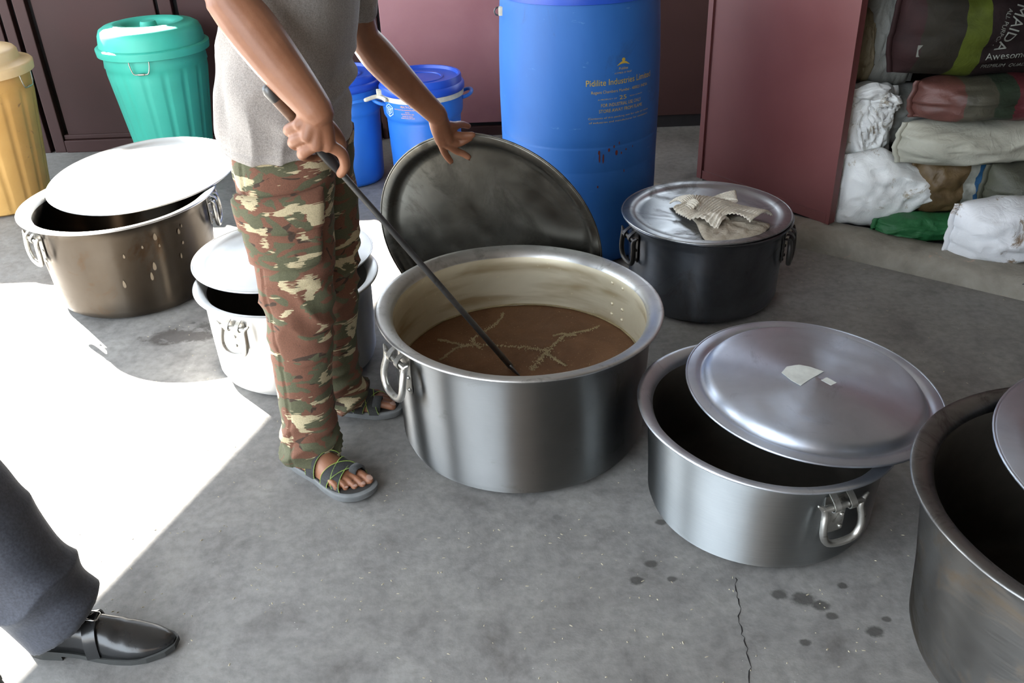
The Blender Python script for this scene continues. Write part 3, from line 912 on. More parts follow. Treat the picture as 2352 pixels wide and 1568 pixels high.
# ================================================================== RAG ON THE REAR LID
def rag():
    root = thing('kitchen_rag', 'folded off-white ribbed knit rag on the smoke-darkened pot lid', 'rag', (0.677, 2.80, 0.311))
    ox, oy, oz = 0.677, 2.80, 0.311
    m_rib = cloth_mat('cream_rib_knit', (0.46, 0.41, 0.33), (0.62, 0.57, 0.48), 600, 0.95, 0.4)
    m_fl = paint('matted_fleece', (0.26, 0.22, 0.165), (0.44, 0.385, 0.31), (0.14, 0.11, 0.08), 0.95, 30, 0.6, 0.9, spotscale=60)
    # flat fleece layer
    edge = [(0.603, 2.885), (0.622, 2.80), (0.622, 2.72), (0.628, 2.648), (0.69, 2.638), (0.74, 2.645), (0.80, 2.668), (0.838, 2.71), (0.852, 2.745), (0.81, 2.78), (0.76, 2.83), (0.70, 2.88), (0.64, 2.905)]
    C = np.array([0.715, 2.77])
    ee = spline([(*e,) for e in edge] + [edge[0]], 5)[:-1]
    n = len(ee); v = []; f = []
    K = 9
    for top in (1, 0):
        for i in range(K):
            s = 1.0 - i / K
            for e in ee:
                p = C + (np.array(e) - C) * s * (1 + (0.02 * noise.noise(Vector((e[0] * 90, e[1] * 90, 0))) if i == 0 else 0))
                h = (0.010 + 0.007 * noise.noise(Vector((p[0] * 38, p[1] * 38, 2))) + 0.004 * noise.noise(Vector((p[0] * 120, p[1] * 120, 2)))) if top else 0.0
                if i == 0: h *= 0.5
                v.append((p[0] - ox, p[1] - oy, h + 0.0005))
        v.append((C[0] - ox, C[1] - oy, 0.012 * top))
    S = K * n + 1
    for t in (0, 1):
        for i in range(K - 1):
            for k in range(n):
                q = (t * S + i * n + k, t * S + i * n + (k + 1) % n, t * S + (i + 1) * n + (k + 1) % n, t * S + (i + 1) * n + k)
                f.append(q if t == 0 else q[::-1])
        for k in range(n):
            q = (t * S + (K - 1) * n + k, t * S + (K - 1) * n + (k + 1) % n, t * S + K * n)
            f.append(q if t == 0 else q[::-1])
    for k in range(n):
        f.append((k, S + k, S + (k + 1) % n, (k + 1) % n))
    mk('fleece', v, f, m_fl, root)
    # ribbed tubes folded over it
    def rib_tube(path, w, h, n_rib, name='rib_knit', sag=0.0):
        pp = spline(path, 70)
        fr = frames([tuple(p) for p in pp])
        seg = 22; N = len(fr)
        rings = []
        for i, (p, t, u, w_) in enumerate(fr):
            up = Vector((0, 0, 1)); side = t.cross(up).normalized()
            rib = 1 + 0.075 * math.sin(2 * PI * n_rib * i / N)
            e = min(1.0, 0.55 + 1.8 * min(i, N - 1 - i) / N * 2)
            ring = []
            for k in range(seg):
                a = 2 * PI * k / seg
                c_, s_ = math.cos(a), math.sin(a)
                hh = h * (1 if s_ > 0 else 0.25)
                wob = 1 + 0.14 * noise.noise(Vector((c_ * 1.3 + p.x * 9, s_ * 1.3 + p.y * 9, i * 0.05)))
                ring.append(p + side * c_ * w * rib * wob + up * (s_ * hh * rib * wob * e + 0.25 * h))
            rings.append(ring)
        vv, ff = loft(rings)
        mk(name, vv, ff, m_rib, root)
    def rib_sheet(path, w, H, n_rib, lift, seed):
        pp = spline(path, 60)
        fr = frames([tuple(p) for p in pp])
        N = len(fr); K = 26
        v = []; f = []
        for t_ in (0, 1):
            for i, (p, t, u, w_) in enumerate(fr):
                l = i / (N - 1)
                up = Vector((0, 0, 1)); side = t.cross(up).normalized()
                for k in range(K + 1):
                    c = -1 + 2 * k / K
                    arch = H * max(0.0, math.cos(c * 1.5)) * (0.75 + 0.35 * math.sin(l * 7 + seed))
                    hump = lift * max(0.0, c - 0.35) / 0.65 * max(0.0, math.sin(l * PI * 2.6 + seed))
                    rib = 0.0022 * math.sin(2 * PI * n_rib * l + c * 1.2)
                    wob = 0.006 * noise.noise(Vector((l * 4 + seed, c * 2, 1)))
                    z = arch + hump + rib + wob + 0.004 - 0.0035 * t_
                    ww = w * (1 + 0.12 * noise.noise(Vector((l * 5, c, seed))))
                    q = p + side * c * ww + up * max(0.0015 - 0.001 * t_, z)
                    v.append(q)
        S = N * (K + 1)
        for t_ in (0, 1):
            for i in range(N - 1):
                for k in range(K):
                    q = t_ * S + i * (K + 1) + k
                    g_ = (q, q + 1, q + K + 2, q + K + 1)
                    f.append(g_ if t_ else g_[::-1])
        for i in range(N - 1):
            for k in (0, K):
                q = i * (K + 1) + k
                f.append((q, q + K + 1, S + q + K + 1, S + q))
        for k in range(K):
            for i in (0, N - 1):
                q = i * (K + 1) + k
                f.append((q, q + 1, S + q + 1, S + q))
        mk('rib_knit', v, f, m_rib, root)
    rib_sheet([(0.590 - ox, 2.905 - oy, 0.004), (0.640 - ox, 2.925 - oy, 0.012), (0.70 - ox, 2.89 - oy, 0.016), (0.765 - ox, 2.825 - oy, 0.014), (0.83 - ox, 2.755 - oy, 0.010)], 0.066, 0.03, 30, 0.03, 0.6)
    rib_sheet([(0.598 - ox, 2.89 - oy, 0.006), (0.625 - ox, 2.835 - oy, 0.012), (0.655 - ox, 2.785 - oy, 0.012), (0.705 - ox, 2.745 - oy, 0.010)], 0.04, 0.026, 15, 0.018, 2.2)
    # stiff peak of the fold at the back
    rings = []
    for i in range(9):
        k = i / 8
        cx, cy, w = 0.735 + 0.055 * k - ox, 2.925 + 0.045 * k - oy, 0.05 * (1 - k) + 0.008
        rings.append([(cx + w * math.cos(a) , cy + w * 0.5 * math.sin(a), 0.012 + 0.03 * math.sin(PI * 0.5 * (0.4 + 0.6 * k)) * (0.35 + 0.65 * max(0, math.sin(a)))) for a in [2 * PI * j / 16 for j in range(16)]])
    vv, ff = loft(rings)
    mk('rib_knit', vv, ff, m_rib, root)
    # loose thread
    tp = spline([(0.635 - ox, 2.69 - oy, 0.004), (0.61 - ox, 2.70 - oy, 0.003), (0.60 - ox, 2.69 - oy, 0.003), (0.575 - ox, 2.70 - oy, 0.003)], 5)
    vv, ff = tube([tuple(p) for p in tp], 0.0009, 5)
    mk('loose_thread', vv, ff, M_rod, root)
rag()

# ================================================================== BLUE DRUM
def wrap_text(mb, s, size, R, a0, z, width=None, ys=1.0, out=0.0012, Rf=None, align='CENTER', lift=None):
    v, f = text_mesh(s, size)
    if not v: return
    xs = [p[0] for p in v]
    x0, x1 = min(xs), max(xs)
    k = (width / (x1 - x0)) if width else 1.0
    q = []
    for x, y, _ in v:
        xx = (x - (x0 + x1) / 2) * k
        zz = z + y * ys
        rr = (Rf(zz) if Rf else R) + out
        a = a0 + xx / R
        q.append((rr * math.cos(a), rr * math.sin(a), zz))
    mb.add(q, f)

def drum():
    root = thing('plastic_drum', 'tall blue plastic drum with yellow company lettering against the wall', 'drum', (0.288, 3.42, 0))
    H = 0.962
    pr = [(0.0005, 0.0), (0.24, 0.0), (0.268, 0.006), (0.282, 0.022), (0.288, 0.05), (0.291, 0.12), (0.2935, 0.3), (0.2935, 0.372), (0.2925, 0.376), (0.2935, 0.38), (0.295, 0.46), (0.295, 0.466), (0.2935, 0.469), (0.295, 0.473),
          (0.2965, 0.6), (0.2945, 0.74), (0.290, 0.85), (0.286, 0.92), (0.284, H - 0.008), (0.280, H), (0.262, H + 0.004)]
    def Rf(z):
        for i in range(len(pr) - 1):
            if pr[i][1] <= z <= pr[i + 1][1] and pr[i + 1][1] > pr[i][1]:
                return pr[i][0] + (pr[i + 1][0] - pr[i][0]) * (z - pr[i][1]) / (pr[i + 1][1] - pr[i][1])
        return pr[-1][0]
    P = []
    for i in range(len(pr) - 1):
        k = max(1, int(abs(pr[i + 1][1] - pr[i][1]) / 0.03))
        P += [(pr[i][0] + (pr[i + 1][0] - pr[i][0]) * j / k, pr[i][1] + (pr[i + 1][1] - pr[i][1]) * j / k) for j in range(k)]
    P.append(pr[-1])
    def fn(x, y, z):
        d = 1 + 0.006 * noise.noise(Vector((x * 3, y * 3, z * 2.2)))
        return (x * d, y * d, z)
    v, f = lathe(P, 80)
    mk('body', v, f, M_drum, root)
    v, f = lathe([(0.2815, H - 0.012), (0.2895, H - 0.010), (0.2905, H + 0.004), (0.2895, H + 0.018), (0.281, H + 0.02)], 80)
    mk('clamp_ring', v, f, M_blue_lid, root, auto=40)
    v, f = lathe([(0.287, H + 0.006), (0.286, H + 0.028), (0.278, H + 0.036), (0.262, H + 0.034), (0.252, H + 0.016), (0.0005, H + 0.018)], 80)
    mk('drum_lid', v, f, M_blue_lid, root, auto=50)
    # small shackle on the left shoulder
    a = math.radians(193)
    n_ = Vector((math.cos(a), math.sin(a), 0)); t_ = Vector((-math.sin(a), math.cos(a), 0))
    c = n_ * 0.288 + Vector((0, 0, 0.905))
    lug = MB(); lug.add(*box(0.02, 0.02, 0.03, c, 0.003))
    lg = lug.build('lug', M_tape, root, auto=30)
    sh = [c + n_ * (0.012 + 0.013 * math.sin(t)) + Vector((0, 0, 0.013 * math.cos(t))) for t in [2 * PI * k / 20 for k in range(20)]]
    v, f = tube(sh, 0.0028, 8, closed=True)
    mk('shackle', v, f, M_rod, root)
    # print
    mb = MB()
    a0 = math.radians(-64)
    def L(s, size, z, width, ys, da=0.0, out=0.0014): wrap_text(mb, s, size, 0.296, a0 + da, z, width, ys, out, Rf)
    L('Pidilite Industries Limited', 0.02, 0.688, 0.272, 1.5)
    L('Regent Chambers Mumbai - 400021 INDIA', 0.012, 0.661, 0.235, 1.2)
    L('25', 0.02, 0.634, 0.028, 1.0)
    L('A PRODUCT OF', 0.006, 0.638, 0.07, 1.0, -0.2)
    L('REGD QUALITY', 0.006, 0.638, 0.06, 1.0, 0.2)
    L('FOR INDUSTRIAL USE ONLY', 0.014, 0.614, 0.165, 1.2)
    L('STORE AWAY FROM FLAME', 0.014, 0.594, 0.18, 1.2)
    L('Contents of this packing not for sale or reuse', 0.009, 0.573, 0.255, 1.0)
    L('of industries and manufacturer for containers', 0.009, 0.558, 0.25, 1.0)
    L('Pidilite', 0.012, 0.735, 0.036, 1.0)
    L('A SYMBOL OF TRUST', 0.008, 0.722, 0.07, 1.0)
    # arch and dot emblem
    def pt(x, z): 
        aa = a0 + x / 0.296; rr = Rf(z) + 0.0014
        return (rr * math.cos(aa), rr * math.sin(aa), z)
    N = 16; vv = []; ff = []
    for i in range(N + 1):
        x = -0.026 + 0.052 * i / N
        c_ = math.cos(x / 0.026 * PI / 2)
        vv += [pt(x, 0.749 + 0.006 * c_), pt(x, 0.7495 + 0.014 * c_)]
    for i in range(N): ff.append((2 * i, 2 * i + 2, 2 * i + 3, 2 * i + 1))
    mb.add(vv, ff)
    vv = [pt(0.007 * math.cos(t), 0.768 + 0.006 * math.sin(t)) for t in [2 * PI * k / 14 for k in range(14)]]
    mb.add(vv, [tuple(range(14))])
    mb.build('printed_lettering', M_print_y, root, smooth=False)
    # dried red drips, each its own splash
    for x, z, w, h in [(-0.087, 0.452, .004, .008), (-0.085, 0.432, .003, .018), (-0.071, 0.428, .003, .018), (-0.05, 0.458, .004, .007), (-0.03, 0.468, .003, .006), (-0.02, 0.444, .005, .010), (0.0, 0.44, .003, .005), (0.02, 0.45, .003, .004), (-0.01, 0.478, .002, .006), (0.05, 0.455, .002, .004), (-0.09, 0.324, .003, .005), (0.015, 0.37, .002, .006)]:
        vv = []
        for k in range(12):
            t = 2 * PI * k / 12
            xx = x + w * math.cos(t) * (1 + 0.3 * noise.noise(Vector((k, x * 99, z * 99)))); zz = z + h * math.sin(t)
            aa = a0 + xx / 0.296; rr = Rf(zz) + 0.0012
            vv.append((rr * math.cos(aa), rr * math.sin(aa), zz))
        mk('dried_drip', vv, [tuple(range(12))], M_rust, root, smooth=False)
drum()

# ================================================================== BLUE KEGS
def keg(label, loc, rot, full):
    root = thing('blue_keg', label, 'keg', loc, (0, 0, rot), group='blue kegs by the wall')
    pr = [(0.0005, 0), (0.13, 0.0), (0.15, 0.006), (0.157, 0.02), (0.159, 0.05), (0.168, 0.318), (0.1685, 0.33), (0.173, 0.338), (0.179, 0.35), (0.181, 0.37), (0.184, 0.442), (0.186, 0.452), (0.180, 0.458), (0.165, 0.458)]
    v, f = lathe(pr, 64)
    mk('body', v, f, M_blue, root, auto=50)
    l = [(0.188, 0.447), (0.1925, 0.452), (0.1925, 0.472), (0.188, 0.480), (0.182, 0.482), (0.181, 0.505), (0.177, 0.513), (0.168, 0.512), (0.163, 0.499), (0.10, 0.497), (0.098, 0.501), (0.09, 0.501), (0.088, 0.497), (0.0005, 0.498)]
    v, f = lathe(l, 64)
    mk('keg_lid', v, f, M_blue_lid, root, auto=50)
    for a in (0, PI):
        n_ = Vector((math.cos(a), math.sin(a), 0)); t_ = Vector((-math.sin(a), math.cos(a), 0))
        pts = [(0.176, -0.05, .405), (0.20, -0.048, .412), (0.218, -0.034, .42), (0.226, 0, .424), (0.218, 0.034, .42), (0.20, 0.048, .412), (0.176, 0.05, .405)]
        sm = spline([tuple(n_ * r + t_ * t + Vector((0, 0, z))) for r, t, z in pts], 4)
        v, f = tube([tuple(p) for p in sm], 0.0085, 8)
        mk('side_handle', v, f, M_blue, root)
    return root
k1 = keg('blue keg half hidden behind the person in the grey T-shirt', (-0.745, 4.24, 0), math.radians(-62), False)
k2 = keg('blue keg with white tape band and orange print behind the reaching arm', (-0.362, 4.13, 0), math.radians(12), True)
def keg_extras(root):
    r0 = math.radians(12)
    v, f = lathe([(0.1838, 0.424), (0.1865, 0.424), (0.1875, 0.446), (0.1845, 0.446)], 64)
    b = mk('tape_band', v, f, M_tape, root, auto=40)
    a = math.radians(202) - r0
    n_ = Vector((math.cos(a), math.sin(a), 0)); t_ = Vector((math.sin(a), -math.cos(a), 0))
    lev = [n_ * 0.189 + t_ * (-0.06) + Vector((0, 0, .436)), n_ * 0.193 + t_ * (-0.02) + Vector((0, 0, .437)), n_ * 0.215 + t_ * (-0.0) + Vector((0, 0, .440)), n_ * 0.262 + t_ * 0.0 + Vector((0, 0, .432))]
    v, f = tube(spline([tuple(p) for p in lev], 4), 0.0095, 8)
    mk('band_lever', v, f, M_tape, b)
    v, f = box(0.028, 0.028, 0.03, n_ * 0.196 + Vector((0, 0, .455)), 0.004)
    mk('band_knot', v, f, M_tape, b)
    mb = MB()
    aa = math.radians(-108) - r0
    def L(s, size, z, w, ys): wrap_text(mb, s, size, 0.182, aa, z, w, ys, 0.002)
    L('HEALTH CARE', 0.014, 0.408, 0.062, 1.0)
    for z, w, s in ((0.397, 0.13, 'PHARMACEUTICAL INGREDIENTS AND CHEMICALS'), (0.387, 0.02, 'INDIA'), (0.3785, 0.06, 'PLOT NO INDUSTRIAL AREA'), (0.369, 0.05, 'MADE IN INDIA'), (0.361, 0.064, 'STORE IN COOL DRY PLACE')):
        L(s, 0.007, z, w, 1.0)
    mb.build('printed_lettering', M_print_o, root, smooth=False)
    mb = MB()
    ac = math.radians(-140) - r0
    def pt(x, z):
        t = ac + x / 0.182
        return (0.1836 * math.cos(t), 0.1836 * math.sin(t), z)
    def ringpoly(r0_, r1_, n):
        vv = []; ff = []
        for k in range(n):
            t = 2 * PI * k / n + PI / 2
            vv += [pt(r0_ * math.cos(t), 0.388 + r0_ * math.sin(t)), pt(r1_ * math.cos(t), 0.388 + r1_ * math.sin(t))]
        for k in range(n):
            j = (k + 1) % n
            ff.append((2 * k, 2 * k + 1, 2 * j + 1, 2 * j))
        mb.add(vv, ff)
    ringpoly(0.026, 0.030, 6); ringpoly(0.014, 0.018, 6); ringpoly(0.004, 0.009, 6)
    for k in range(3):
        t = PI / 6 + k * 2 * PI / 3
        d = Vector((math.cos(t), math.sin(t))); s_ = Vector((-d.y, d.x)) * 0.0018
        q = [d * 0.009 + s_, d * 0.009 - s_, d * 0.026 - s_, d * 0.026 + s_]
        mb.add([pt(p.x, 0.388 + p.y) for p in q], [(0, 1, 2, 3)])
    mb.build('hexagon_emblem', M_print_w, root, smooth=False)
keg_extras(k2)

# ================================================================== LIDDED BINS
def bin_(name, label, loc, rot, Rb, Rt, H, m_body, m_lid, lidprof, ribs=16, handle_ang=(0, PI)):
    root = thing(name, label, 'bin', loc, (0, 0, rot), group='plastic bins along the wall')
    P = [(0.0005, 0.0), (Rb * 0.9, 0.0), (Rb, 0.012)]
    for i in range(1, 15):
        k = i / 15
        P.append((Rb + (Rt - Rb) * k, 0.012 + (H * 0.86 - 0.012) * k))
    r = Rb + (Rt - Rb) * 0.94
    P += [(r, H * 0.858), (r + 0.004, H * 0.866), (Rt * 0.985, H * 0.93), (Rt, H - 0.012), (Rt + 0.012, H - 0.010), (Rt + 0.014, H), (Rt - 0.004, H)]
    def fn(x, y, z):
        rr = math.hypot(x, y); a = math.atan2(y, x)
        if 0.03 < z < H * 0.85 and rr > 0.05:
            c = math.cos(a * ribs / 2)
            d = -0.0035 if abs(c) > 0.965 else 0.0
            return (x * (1 + d / rr), y * (1 + d / rr), z)
        return (x, y, z)
    v, f = lathe(P, 192, fn)
    mk('body', v, f, m_body, root, auto=45)
    v, f = lathe([(r_ * (Rt + 0.02), H + z_) for r_, z_ in lidprof], 72)
    lo = mk('bin_lid', v, f, m_lid, root, auto=50)
    for a in handle_ang:
        n_ = Vector((math.cos(a), math.sin(a), 0)); t_ = Vector((-math.sin(a), math.cos(a), 0))
        def P3(t, z): return tuple(n_ * (Rt + 0.008 + (H - z) * 0.05) + t_ * t + Vector((0, 0, z)))
        pts = [P3(-0.046, H - 0.03), P3(-0.043, H - 0.055), P3(-0.033, H - 0.083), P3(-0.012, H - 0.086), P3(0.012, H - 0.086), P3(0.033, H - 0.083), P3(0.043, H - 0.055), P3(0.046, H - 0.03)]
        v, f = tube(spline(pts, 3), 0.003, 7)
        h = mk('wire_handle', v, f, M_wire, root)
        v, f = tube([P3(-0.012, H - 0.086), P3(0.014, H - 0.086)], 0.005, 8)
        mk('grip_sleeve', v, f, M_wire, h)
    return root
green_prof = [(0.985, -0.03), (1.0, -0.028), (1.01, -0.004), (1.01, 0.004), (0.99, 0.008), (0.945, 0.01), (0.935, 0.03), (0.92, 0.06), (0.88, 0.083), (0.80, 0.095), (0.66, 0.1), (0.64, 0.104), (0.60, 0.104), (0.57, 0.101), (0.48, 0.1), (0.44, 0.09), (0.40, 0.078), (0.16, 0.076), (0.145, 0.098), (0.13, 0.106), (0.0005, 0.107)]
gb = bin_('lidded_bin', 'green plastic bin with domed lid against the dark wall', (-1.665, 4.52, 0), math.radians(-88), 0.172, 0.238, 0.61, M_green, M_green, green_prof)
v, f = box(0.14, 0.024, 0.02, (0, 0, 0.698), 0.006)
yel_prof = [(0.985, -0.03), (1.0, -0.028), (1.01, -0.004), (1.01, 0.006), (0.99, 0.012), (0.86, 0.018), (0.83, 0.03), (0.82, 0.055), (0.78, 0.068), (0.55, 0.075), (0.3, 0.074), (0.0005, 0.074)]
bin_('lidded_bin', 'grimy yellow plastic bin with pale lid at the left edge', (-2.335, 4.07, 0), math.radians(-35), 0.19, 0.252, 0.63, M_yellow, M_yellow_lid, yel_prof, handle_ang=(0.55,))

# ================================================================== SACKS IN THE STORE
def sack_mat(name, c1, c2, c3=None, spots=0.62, spotscale=8, rough=0.6, weave=True):
    g = G(name)
    a = g.noise(5, 5, 0.6, 0.4)
    c = g.ramp(a, [(0.3, c1), (0.7, c2)])
    if c3 is not None:
        s = g.noise(spotscale, 7, 0.75, 0.7)
        c = g.mix(g.ramp(s, [(spots, 0.0), (spots + 0.06, 0.9)]), c, c3)
    h = g.noise(16, 5, 0.6, 1.2)
    g.bump(h, 0.45, 0.012)
    return g.out(c, rough)
def banded_mat(name, stops, rough=0.5, axis=0, wob=0.06, spec=0.4):
    g = G(name)
    sx = g.n('ShaderNodeSeparateXYZ'); g.nt.links.new(g.co(), sx.inputs[0])
    t = g.math('ADD', sx.outputs[axis], g.math('MULTIPLY', g.math('SUBTRACT', g.noise(4, 3), 0.5), wob))
    mr = g.n('ShaderNodeMapRange'); g.set(mr.inputs['Value'], t)
    mr.inputs['From Min'].default_value = -0.5; mr.inputs['From Max'].default_value = 0.5
    c = g.ramp(mr.outputs[0], stops, 'CONSTANT')
    c = g.mix(1.0, c, g.ramp(g.noise(14, 5), [(0.3, 0.7), (0.7, 1.2)]), 'MULTIPLY')
    g.bump(g.noise(14, 5, 0.6, 1.0), 0.4, 0.012)
    return g.out(c, rough, spec=spec)

YAW = math.atan2(SU.y, SU.x)
SURF = {}
def sack(label, U, V, z, hl, hh, ht, mat, seed, roll=0.0, yaw=0.0, pitch=0.0, wr=0.016, name='grain_sack', seam=True, pinch=0.0):
    root = thing(name, label, 'sack', sp(U, V, z), (pitch, roll, YAW + yaw), group='sacks piled in the store room')
    root.rotation_euler.order = 'XYZ'
    nu, nw = 44, 30
    def pos(u, w, side):
        p = max(0.0, (1 - abs(u) ** 3.2) * (1 - abs(w) ** 2.4)) ** 0.55
        pin = 1 - pinch * max(0, (u + 0.35) / 1.35)
        x = hl * u * (1 - 0.05 * w * w)
        zz = hh * w * (1 - 0.10 * u ** 4) * pin
        wr1 = noise.noise(Vector((u * 2.2 + seed, w * 2.6, seed * 0.7)))
        wr2 = 1 - 2 * abs(noise.noise(Vector((u * 4.2 + w * 2.0 + seed * 2.1, w * 3.4 - u * 1.5, seed))))
        y = side * (ht * p * (1 + 0.22 * wr1) + wr * wr2 * p)
        zz += 0.012 * noise.noise(Vector((u * 3, w * 3, seed + 9)))
        x += 0.012 * noise.noise(Vector((u * 3, w * 3, seed + 5)))
        return (x, y, zz)
    v = []; f = []
    idx = {}
    for side in (-1, 1):
        for i in range(nu + 1):
            for j in range(nw + 1):
                e = i in (0, nu) or j in (0, nw)
                if side == 1 and e:
                    idx[(side, i, j)] = idx[(-1, i, j)]; continue
                u = math.sin((i / nu - 0.5) * PI); w = math.sin((j / nw - 0.5) * PI)
                idx[(side, i, j)] = len(v)
                v.append(pos(u, w, side))
        for i in range(nu):
            for j in range(nw):
                q = (idx[(side, i, j)], idx[(side, i + 1, j)], idx[(side, i + 1, j + 1)], idx[(side, i, j + 1)])
                f.append(q if side == -1 else q[::-1])
    mk('bag', v, f, mat, root)
    if seam:
        for u in (-1, 1):
            path = [Vector(pos(u, math.sin((j / 20 - 0.5) * PI * 0.98), -1)) + Vector((u * 0.008, 0, 0)) for j in range(21)]
            rv, rf = ribbon(path, (1, 0, 0), 0.024, 0.004)
            mk('sewn_seam', rv, rf, mat, root)
    SURF[label] = (root, pos, hl, hh)
    return root

M_sk_white = sack_mat('white_woven_plastic', (0.7, 0.71, 0.7), (0.8, 0.81, 0.8), (0.35, 0.29, 0.2), 0.57, 8)
M_sk_husk = sack_mat('white_sack_with_husk', (0.74, 0.75, 0.77), (0.82, 0.83, 0.86), (0.2, 0.12, 0.05), 0.53, 6)
M_sk_cream = sack_mat('cream_woven_plastic', (0.33, 0.32, 0.26), (0.42, 0.41, 0.34), (0.2, 0.17, 0.12), 0.7, 9)
M_sk_grey = sack_mat('grey_woven_plastic', (0.17, 0.17, 0.155), (0.25, 0.25, 0.23), (0.06, 0.06, 0.055), 0.64, 6)
M_sk_tan = sack_mat('tan_jute', (0.15, 0.12, 0.07), (0.22, 0.18, 0.11), None)
M_sk_red = banded_mat('reddish_print_sack', [(0.0, (0.1, 0.038, 0.03)), (0.27, (0.06, 0.055, 0.038)), (0.38, (0.025, 0.036, 0.022)), (0.46, (0.11, 0.022, 0.026)), (0.8, (0.08, 0.015, 0.02))])
M_sk_maida = banded_mat('shaded_flour_sack_print', [(0.0, (0.022, 0.008, 0.008)), (0.16, (0.016, 0.013, 0.008)), (0.285, (0.055, 0.07, 0.006)), (0.365, (0.012, 0.006, 0.006)), (0.75, (0.016, 0.005, 0.006))], 0.75, 0, 0.05, 0.25)  # colours lowered to paint in the shade deep in the store
M_sk_brown = banded_mat('brown_blue_green_sack_print', [(0.0, (0.11, 0.07, 0.03)), (0.48, (0.3, 0.3, 0.26)), (0.52, (0.02, 0.08, 0.17)), (0.60, (0.015, 0.085, 0.025)), (0.9, (0.015, 0.06, 0.02))], 0.5, 0, 0.1)
M_sk_green = sack_mat('green_plastic_sack', (0.012, 0.1, 0.03), (0.02, 0.14, 0.045), None)
M_sk_dark = sack_mat('dusty_shaded_sack', (0.045, 0.045, 0.035), (0.08, 0.08, 0.05), None)  # darker sack colours hold some of the store's depth shade

sack('white sack with pointed sewn corner resting on the kerb by the maroon door', 0.165, 0.195, 0.20, 0.215, 0.155, 0.09, M_sk_white, 1.3, roll=math.radians(15), yaw=-0.05, pinch=0.8)
sack('white sack dusted with brown husks at the right end of the kerb', 0.65, 0.17, 0.14, 0.27, 0.125, 0.13, M_sk_husk, 4.2, roll=math.radians(-12), yaw=0.1)
sack('brown, blue and green printed sack between the two white sacks', 0.375, 0.33, 0.225, 0.19, 0.125, 0.08, M_sk_brown, 6.1, roll=math.radians(28))
sack('flattened green sack squeezed under the brown printed one', 0.31, 0.17, 0.075, 0.19, 0.05, 0.07, M_sk_green, 8.8, roll=math.radians(-6))
sack('dusty shaded sack behind the husk-covered white one', 0.66, 0.38, 0.25, 0.24, 0.09, 0.12, M_sk_dark, 2.7)
sack('long cream sack lying under the reddish printed one', 0.46, 0.36, 0.395, 0.37, 0.085, 0.13, M_sk_cream, 3.9, roll=math.radians(3))
sack('reddish printed sack between the cream sack and the dark flour sack', 0.47, 0.37, 0.555, 0.36, 0.08, 0.13, M_sk_red, 5.5, roll=math.radians(-2))
maida = sack('dark flour sack with green stripe and white lettering', 0.40, 0.38, 0.79, 0.40, 0.165, 0.14, M_sk_maida, 7.4, roll=math.radians(-5), wr=0.01)
sack('grey sack hanging at the upper left of the pile', -0.01, 0.36, 0.76, 0.115, 0.24, 0.1, M_sk_grey, 9.2, roll=math.radians(-10), wr=0.02)
sack('narrow tan jute sack peeping out beside the maroon door', -0.07, 0.27, 0.70, 0.06, 0.14, 0.06, M_sk_tan, 11.5, roll=math.radians(8), seam=False)
sack('crumpled open-necked white sack above the pointed one by the maroon door', -0.01, 0.23, 0.42, 0.11, 0.15, 0.09, M_sk_white, 12.6, roll=math.radians(12), wr=0.035)
sack('dim grey sack tucked behind the crumpled white one', 0.08, 0.42, 0.42, 0.14, 0.12, 0.1, M_sk_grey, 14.1, wr=0.02)
# torn crinkled neck of the open white sack
nroot = SURF['crumpled open-necked white sack above the pointed one by the maroon door'][0]
for k, (cx, cz, w, h, sd_) in enumerate([(-0.02, 0.13, 0.075, 0.035, 1.0), (0.045, 0.10, 0.06, 0.03, 2.0), (0.0, 0.04, 0.085, 0.05, 3.0), (-0.03, -0.06, 0.06, 0.07, 4.0)]):
    v = []; f = []
    nu, nw = 22, 14
    for i in range(nu + 1):
        for j in range(nw + 1):
            u = i / nu * 2 - 1; t = j / nw * 2 - 1
            fold = 1 - 2 * abs(noise.noise(Vector((u * 1.3 + sd_ * 7, t * 1.6 + u * 0.8, sd_))))
            v.append((cx + w * u + 0.012 * noise.noise(Vector((u * 3, t * 3, sd_ + 4))), -0.075 - 0.03 * (1 - u * u) * (1 - t * t) - 0.022 * fold, cz + h * t + 0.3 * h * math.sin(u * 3 + sd_)))
    for i in range(nu):
        for j in range(nw):
            a_ = i * (nw + 1) + j
            f.append((a_, a_ + nw + 1, a_ + nw + 2, a_ + 1))
    mk('crinkled_flap', v, f, M_sk_white, nroot)
# printed words on the flour sack
def sack_text(root, pos, hl, hh, items, mat):
    mb = MB()
    for s, size, x, z, rot, sx in items:
        v, f = text_mesh(s, size)
        q = []
        for px, py, _ in v:
            px *= sx
            X = x + px * math.cos(rot) - py * math.sin(rot); Zz = z + px * math.sin(rot) + py * math.cos(rot)
            u = max(-0.97, min(0.97, X / hl)); w = max(-0.97, min(0.97, Zz / hh))
            p = pos(u, w, -1)
            q.append((X, p[1] - 0.007, Zz))
        mb.add(q, f)
    mb.build('printed_lettering', mat, root, smooth=False)
M_print_pale = plain('pale_print', (0.2, 0.205, 0.18), 0.7)
_, mpos, mhl, mhh = SURF['dark flour sack with green stripe and white lettering']
sack_text(maida, mpos, mhl, mhh, [('MAIDA', 0.052, -0.055, 0.105, math.radians(-106), 1.0), ('ALL PURPOSE', 0.021, -0.085, 0.09, math.radians(-106), 1.0), ('Awesome', 0.034, -0.12, -0.085, math.radians(4), 1.0), ('MAIDA', 0.026, 0.02, -0.083, math.radians(0), 1.0), ('PREMIUM  QUALITY', 0.02, -0.12, -0.118, math.radians(2), 1.0)], M_print_pale)
# barcode label
v, f = box(0.022, 0.002, 0.04, (-0.335, mpos(-0.335 / mhl, -0.2, -1)[1] - 0.004, -0.055), 0)
mk('paper_label', v, f, M_print_pale, maida, smooth=False)

